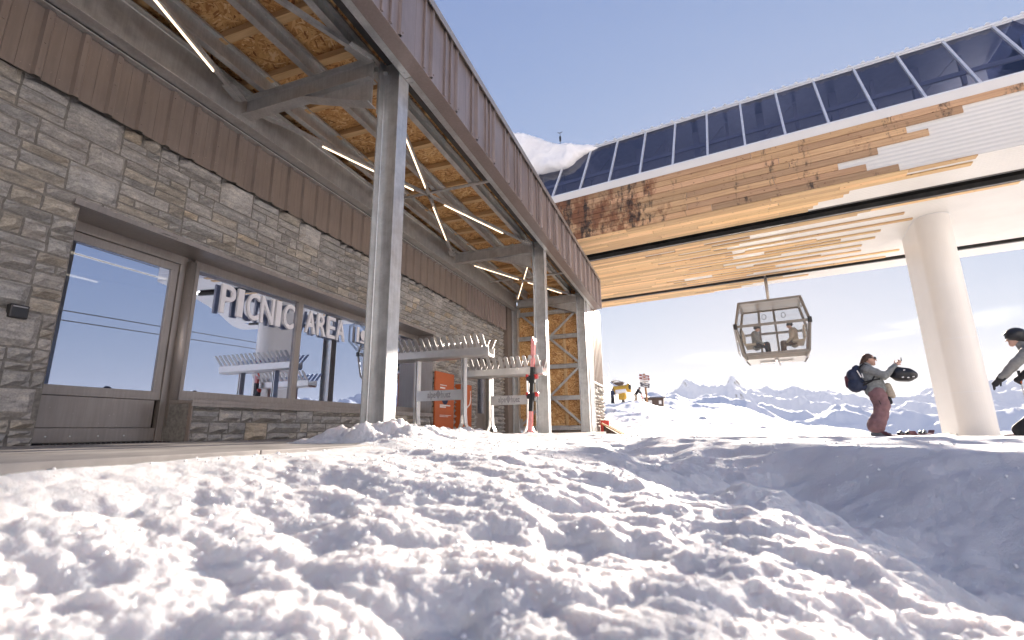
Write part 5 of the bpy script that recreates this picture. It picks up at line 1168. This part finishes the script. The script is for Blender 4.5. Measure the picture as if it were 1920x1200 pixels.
f = MB(); f.obox(Q(-0.05, -0.1, 0.85), Q(1,0,0)-Q(0,0,0), Q(0,1,0)-Q(0,0,0), ZU, 0.36, 0.3, 0.38, bev=0.1); f.obox(Q(0.22, -0.2, 0.9), Q(1,0,0)-Q(0,0,0), Q(0,1,0)-Q(0,0,0), ZU, 0.2, 0.3, 0.32, bev=0.08); f.build('motor_housing', M['yellow'], SG)
f = MB(); f.tube([Q(0, 0, -0.1), Q(0, 0, 0.6)], 0.16, 10)
for a in (0, 2.1, 4.2): f.bar(Q(0, 0, 0.35), Q(0.6*math.cos(a), 0.6*math.sin(a), -0.05), 0.07, 0.07)
f.build('stand', M['steel_dark'], SG)
c0 = pol(-3.35, 118, 118*math.tan(rad(3.25))-0.75); LD = thing('mountain_chalet', c0, 'dark low mountain chalet with snow covered flat roof behind the signpost', 'chalet')
f = MB(); f.box(c0+V((-2.3, -1.5, -2.2)), c0+V((1.9, 2, 0.9)), bev=0.05); f.build('wall', M['timber_dark'], LD)
f = MB(); f.box(c0+V((-2.7, -2.1, 0.9)), c0+V((2.4, 2.3, 1.15)), bev=0.08); f.build('roof', M['sign_grey'], LD)
f = MB(); f.box(c0+V((0.9, -1.53, -0.5)), c0+V((1.5, -1.49, 0.3))); f.box(c0+V((-1.4, -1.53, -0.4)), c0+V((-0.6, -1.49, 0.4))); f.build('window', M['print_white'], LD)
c0 = pol(-7.3, 158, 158*math.tan(rad(5.0))); HT = thing('upper_lodge', c0, 'small dark lodge high on the slope left of the snow gun', 'lodge')
f = MB(); f.box(c0+V((-3.0, -1.5, -1.6)), c0+V((1.6, 2, 0.7)), bev=0.1); f.build('wall', M['timber_dark'], HT)
f = MB(); f.prism([c0+V((-3.4, -1.9, 0.6)), c0+V((-0.7, -1.9, 1.6)), c0+V((2.0, -1.9, 0.6)), c0+V((-0.7, -1.9, 1.35))], (0, 4.2, 0)); f.build('roof', M['snow_roof'], HT)
f = MB(); f.tube([pol(-8.3, 150, 150*math.tan(rad(5.4))), pol(-8.3, 150, 150*math.tan(rad(7.6)))], 0.06, 6); tag(f.build('slope_mast', M['galv']), 'thin pale mast standing on the slope above the lodge', 'mast')
# clutter at the annex corner
f = MB(); f.box((-2.92, 17.3, -0.15), (-2.62, 17.6, 0.30), bev=0.02); f.box((-2.9, 17.28, 0.20), (-2.64, 17.62, 0.24)); tag(f.build('red_crate', M['red']), 'red plastic crate on the snow at the annex corner', 'crate')
WR = thing('timber_ramp', (-2.2, 17.0, -0.1), 'weathered timber ramp leaning down beside the red crate', 'ramp')
f = MB(); f.prism([(-2.75, 16.9, 0.12), (-2.25, 16.7, -0.16), (-2.75, 16.9, -0.16)], (0, 0.5, 0)); f.build('deck', M['timber_dark'], WR)
for yy in (16.86, 17.44): f = MB(); f.bar((-2.8, yy, 0.20), (-2.1, yy-0.15, -0.18), 0.05, 0.05); f.build('side_board', M['batten'], WR)
# ropes of a neighbouring lift, out to the right (seen mirrored in the glass)
for i, (za, zb_) in enumerate(((8.8, 12.6), (8.2, 11.9), (5.0, 8.4), (4.5, 7.8))):
    f = MB(); f.tube([(14, -6, za), (26, 34, zb_)], 0.035, 6)
    tag(f.build('haul_rope', M['steel_dark']), ['topmost of four lift ropes mirrored in the door glass', 'second highest of four lift ropes mirrored in the door glass', 'third of four lift ropes mirrored in the door glass', 'lowest of four lift ropes mirrored in the door glass'][i], 'rope', 'ropes of the neighbouring lift')

# ------------------------------------------------------------------ mountain air
hm_ = bpy.data.materials.new('mountain_air'); hm_.use_nodes = True; nt = hm_.node_tree; nt.nodes.remove(nt.nodes['Principled BSDF'])
pv = N(nt, 'ShaderNodeVolumePrincipled'); pv.inputs['Color'].default_value = (0.93, 0.95, 1.0, 1); pv.inputs['Density'].default_value = 0.00006; pv.inputs['Anisotropy'].default_value = 0.12
LK(nt, pv.outputs[0], nt.nodes['Material Output'].inputs['Volume'])
f = MB(); f.box((-9600, -9600, -700), (9600, 9600, 620)); hz = f.build('haze', hm_); tag(hz, kind='stuff')
# ------------------------------------------------------------------ light, sky, camera
SAZ, SEL = rad(9.75), rad(15.3)
sd = V((math.sin(SAZ)*math.cos(SEL), math.cos(SAZ)*math.cos(SEL), math.sin(SEL)))
lt = bpy.data.lights.new('sun', 'SUN'); lt.energy = 2.3; lt.angle = rad(0.55); lt.color = (1.0, 0.88, 0.75)
so = bpy.data.objects.new('sun', lt); COL.objects.link(so); so.rotation_euler = (-sd).to_track_quat('-Z', 'Y').to_euler()
w = bpy.data.worlds.new('World'); SC.world = w; w.use_nodes = True; nt = w.node_tree
bg = nt.nodes['Background']; sky = N(nt, 'ShaderNodeTexSky', sky_type='NISHITA'); sky.sun_disc = False
sky.sun_elevation = SEL; sky.sun_rotation = SAZ; sky.altitude = 2000; sky.air_density = 1.0; sky.dust_density = 0.4; sky.ozone_density = 1.0
tc = N(nt, 'ShaderNodeTexCoord').outputs['Generated']
EXPO = 2.9; KX = 0.15*2**EXPO; GS_ = 0.505*0.98
xs = mixc(nt, 1.0, sky.outputs[0], (GS_*0.80, GS_*0.82, GS_*1.66), 'MULTIPLY')
one = N(nt, 'ShaderNodeVectorMath', operation='ADD'); LK(nt, xs, one.inputs[0]); one.inputs[1].default_value = (1, 1, 1)
dv = N(nt, 'ShaderNodeVectorMath', operation='DIVIDE'); LK(nt, xs, dv.inputs[0]); LK(nt, one.outputs[0], dv.inputs[1])
sc_ = N(nt, 'ShaderNodeVectorMath', operation='SCALE'); LK(nt, dv.outputs[0], sc_.inputs[0]); sc_.inputs['Scale'].default_value = 0.90/KX
col = sc_.outputs[0]
# cirrus wisps at their own bearings and heights
sx = N(nt, 'ShaderNodeSeparateXYZ'); LK(nt, tc, sx.inputs[0])
def mth(op, a, b=None):
    m = N(nt, 'ShaderNodeMath', operation=op)
    for i, x in enumerate((a, b)):
        if x is None: continue
        if isinstance(x, (int, float)): m.inputs[i].default_value = x
        else: LK(nt, x, m.inputs[i])
    return m.outputs[0]
azn = mth('MULTIPLY', mth('ARCTAN2', sx.outputs[0], sx.outputs[1]), 57.2958); eln = mth('MULTIPLY', mth('ARCSINE', sx.outputs[2]), 57.2958)
cn = noise(nt, mapping(nt, tc, (14, 14, 60)), 1.0, 7, 0.62); cn2 = noise(nt, mapping(nt, tc, (5, 5, 26), loc=(3, 1, 0)), 1.0, 6, 0.6)
mask = None
for (a0, e0, wa, we, amp) in ((3.4, 7.55, 5.2, 0.85, 0.8), (24.3, 8.9, 6.5, 1.0, 0.9), (19.5, 8.3, 3.5, 0.5, 0.7), (-3.0, 4.9, 4.0, 0.5, 0.8), (0.5, 5.6, 3.0, 0.4, 0.55), (15, 3.9, 7, 0.5, 0.4), (-150, 24, 30, 8, 0.25)):
    dx = mth('DIVIDE', mth('SUBTRACT', azn, a0), wa); dy = mth('DIVIDE', mth('SUBTRACT', eln, e0), we)
    q = mth('SUBTRACT', 1.0, mth('SQRT', mth('ADD', mth('MULTIPLY', dx, dx), mth('MULTIPLY', dy, dy))))
    q = mth('ADD', q, mth('MULTIPLY', mth('SUBTRACT', cn.outputs[0], 0.5), 1.5))
    mm = N(nt, 'ShaderNodeMapRange', interpolation_type='SMOOTHSTEP'); LK(nt, q, mm.inputs[0]); mm.inputs[1].default_value = 0.0; mm.inputs[2].default_value = 0.75; mm.inputs[4].default_value = amp
    mask = mm.outputs[0] if mask is None else mth('MAXIMUM', mask, mm.outputs[0])
cl = mixc(nt, mask, col, mixc(nt, 1.0, col, (1.45, 1.38, 1.30), 'MULTIPLY'))
LK(nt, cl, bg.inputs[0]); bg.inputs[1].default_value = 0.15
F = 900.0; pitch, roll = rad(12.96), rad(0.76); yaw = 0.34247310342530224
fw = V((0, math.cos(pitch), math.sin(pitch))); rt = V((1, 0, 0)); up = V((0, -math.sin(pitch), math.cos(pitch)))
c_, s_ = math.cos(roll), math.sin(roll); r2 = rt*c_-up*s_; u2 = rt*s_+up*c_
Z = Matrix.Rotation(yaw, 3, 'Z'); r2, u2, fw = Z@r2, Z@u2, Z@fw
cam = bpy.data.cameras.new('camera'); cam.sensor_width = 36; cam.lens = F/1920*36; cam.clip_start = 0.02; cam.clip_end = 20000
cam.dof.use_dof = True; cam.dof.focus_distance = 8.0; cam.dof.aperture_fstop = 2.4
co = bpy.data.objects.new('camera', cam); COL.objects.link(co); co.matrix_world = basis(V((0,0,0)), r2, u2, -fw); SC.camera = co
bpy.data.scenes.remove(TMP)
SC.view_settings.view_transform = 'Standard'; SC.view_settings.look = 'None'; SC.view_settings.gamma = 1.0; SC.view_settings.exposure = EXPO
SC.cycles.max_bounces = 10; SC.cycles.transparent_max_bounces = 16; SC.cycles.use_denoising = True
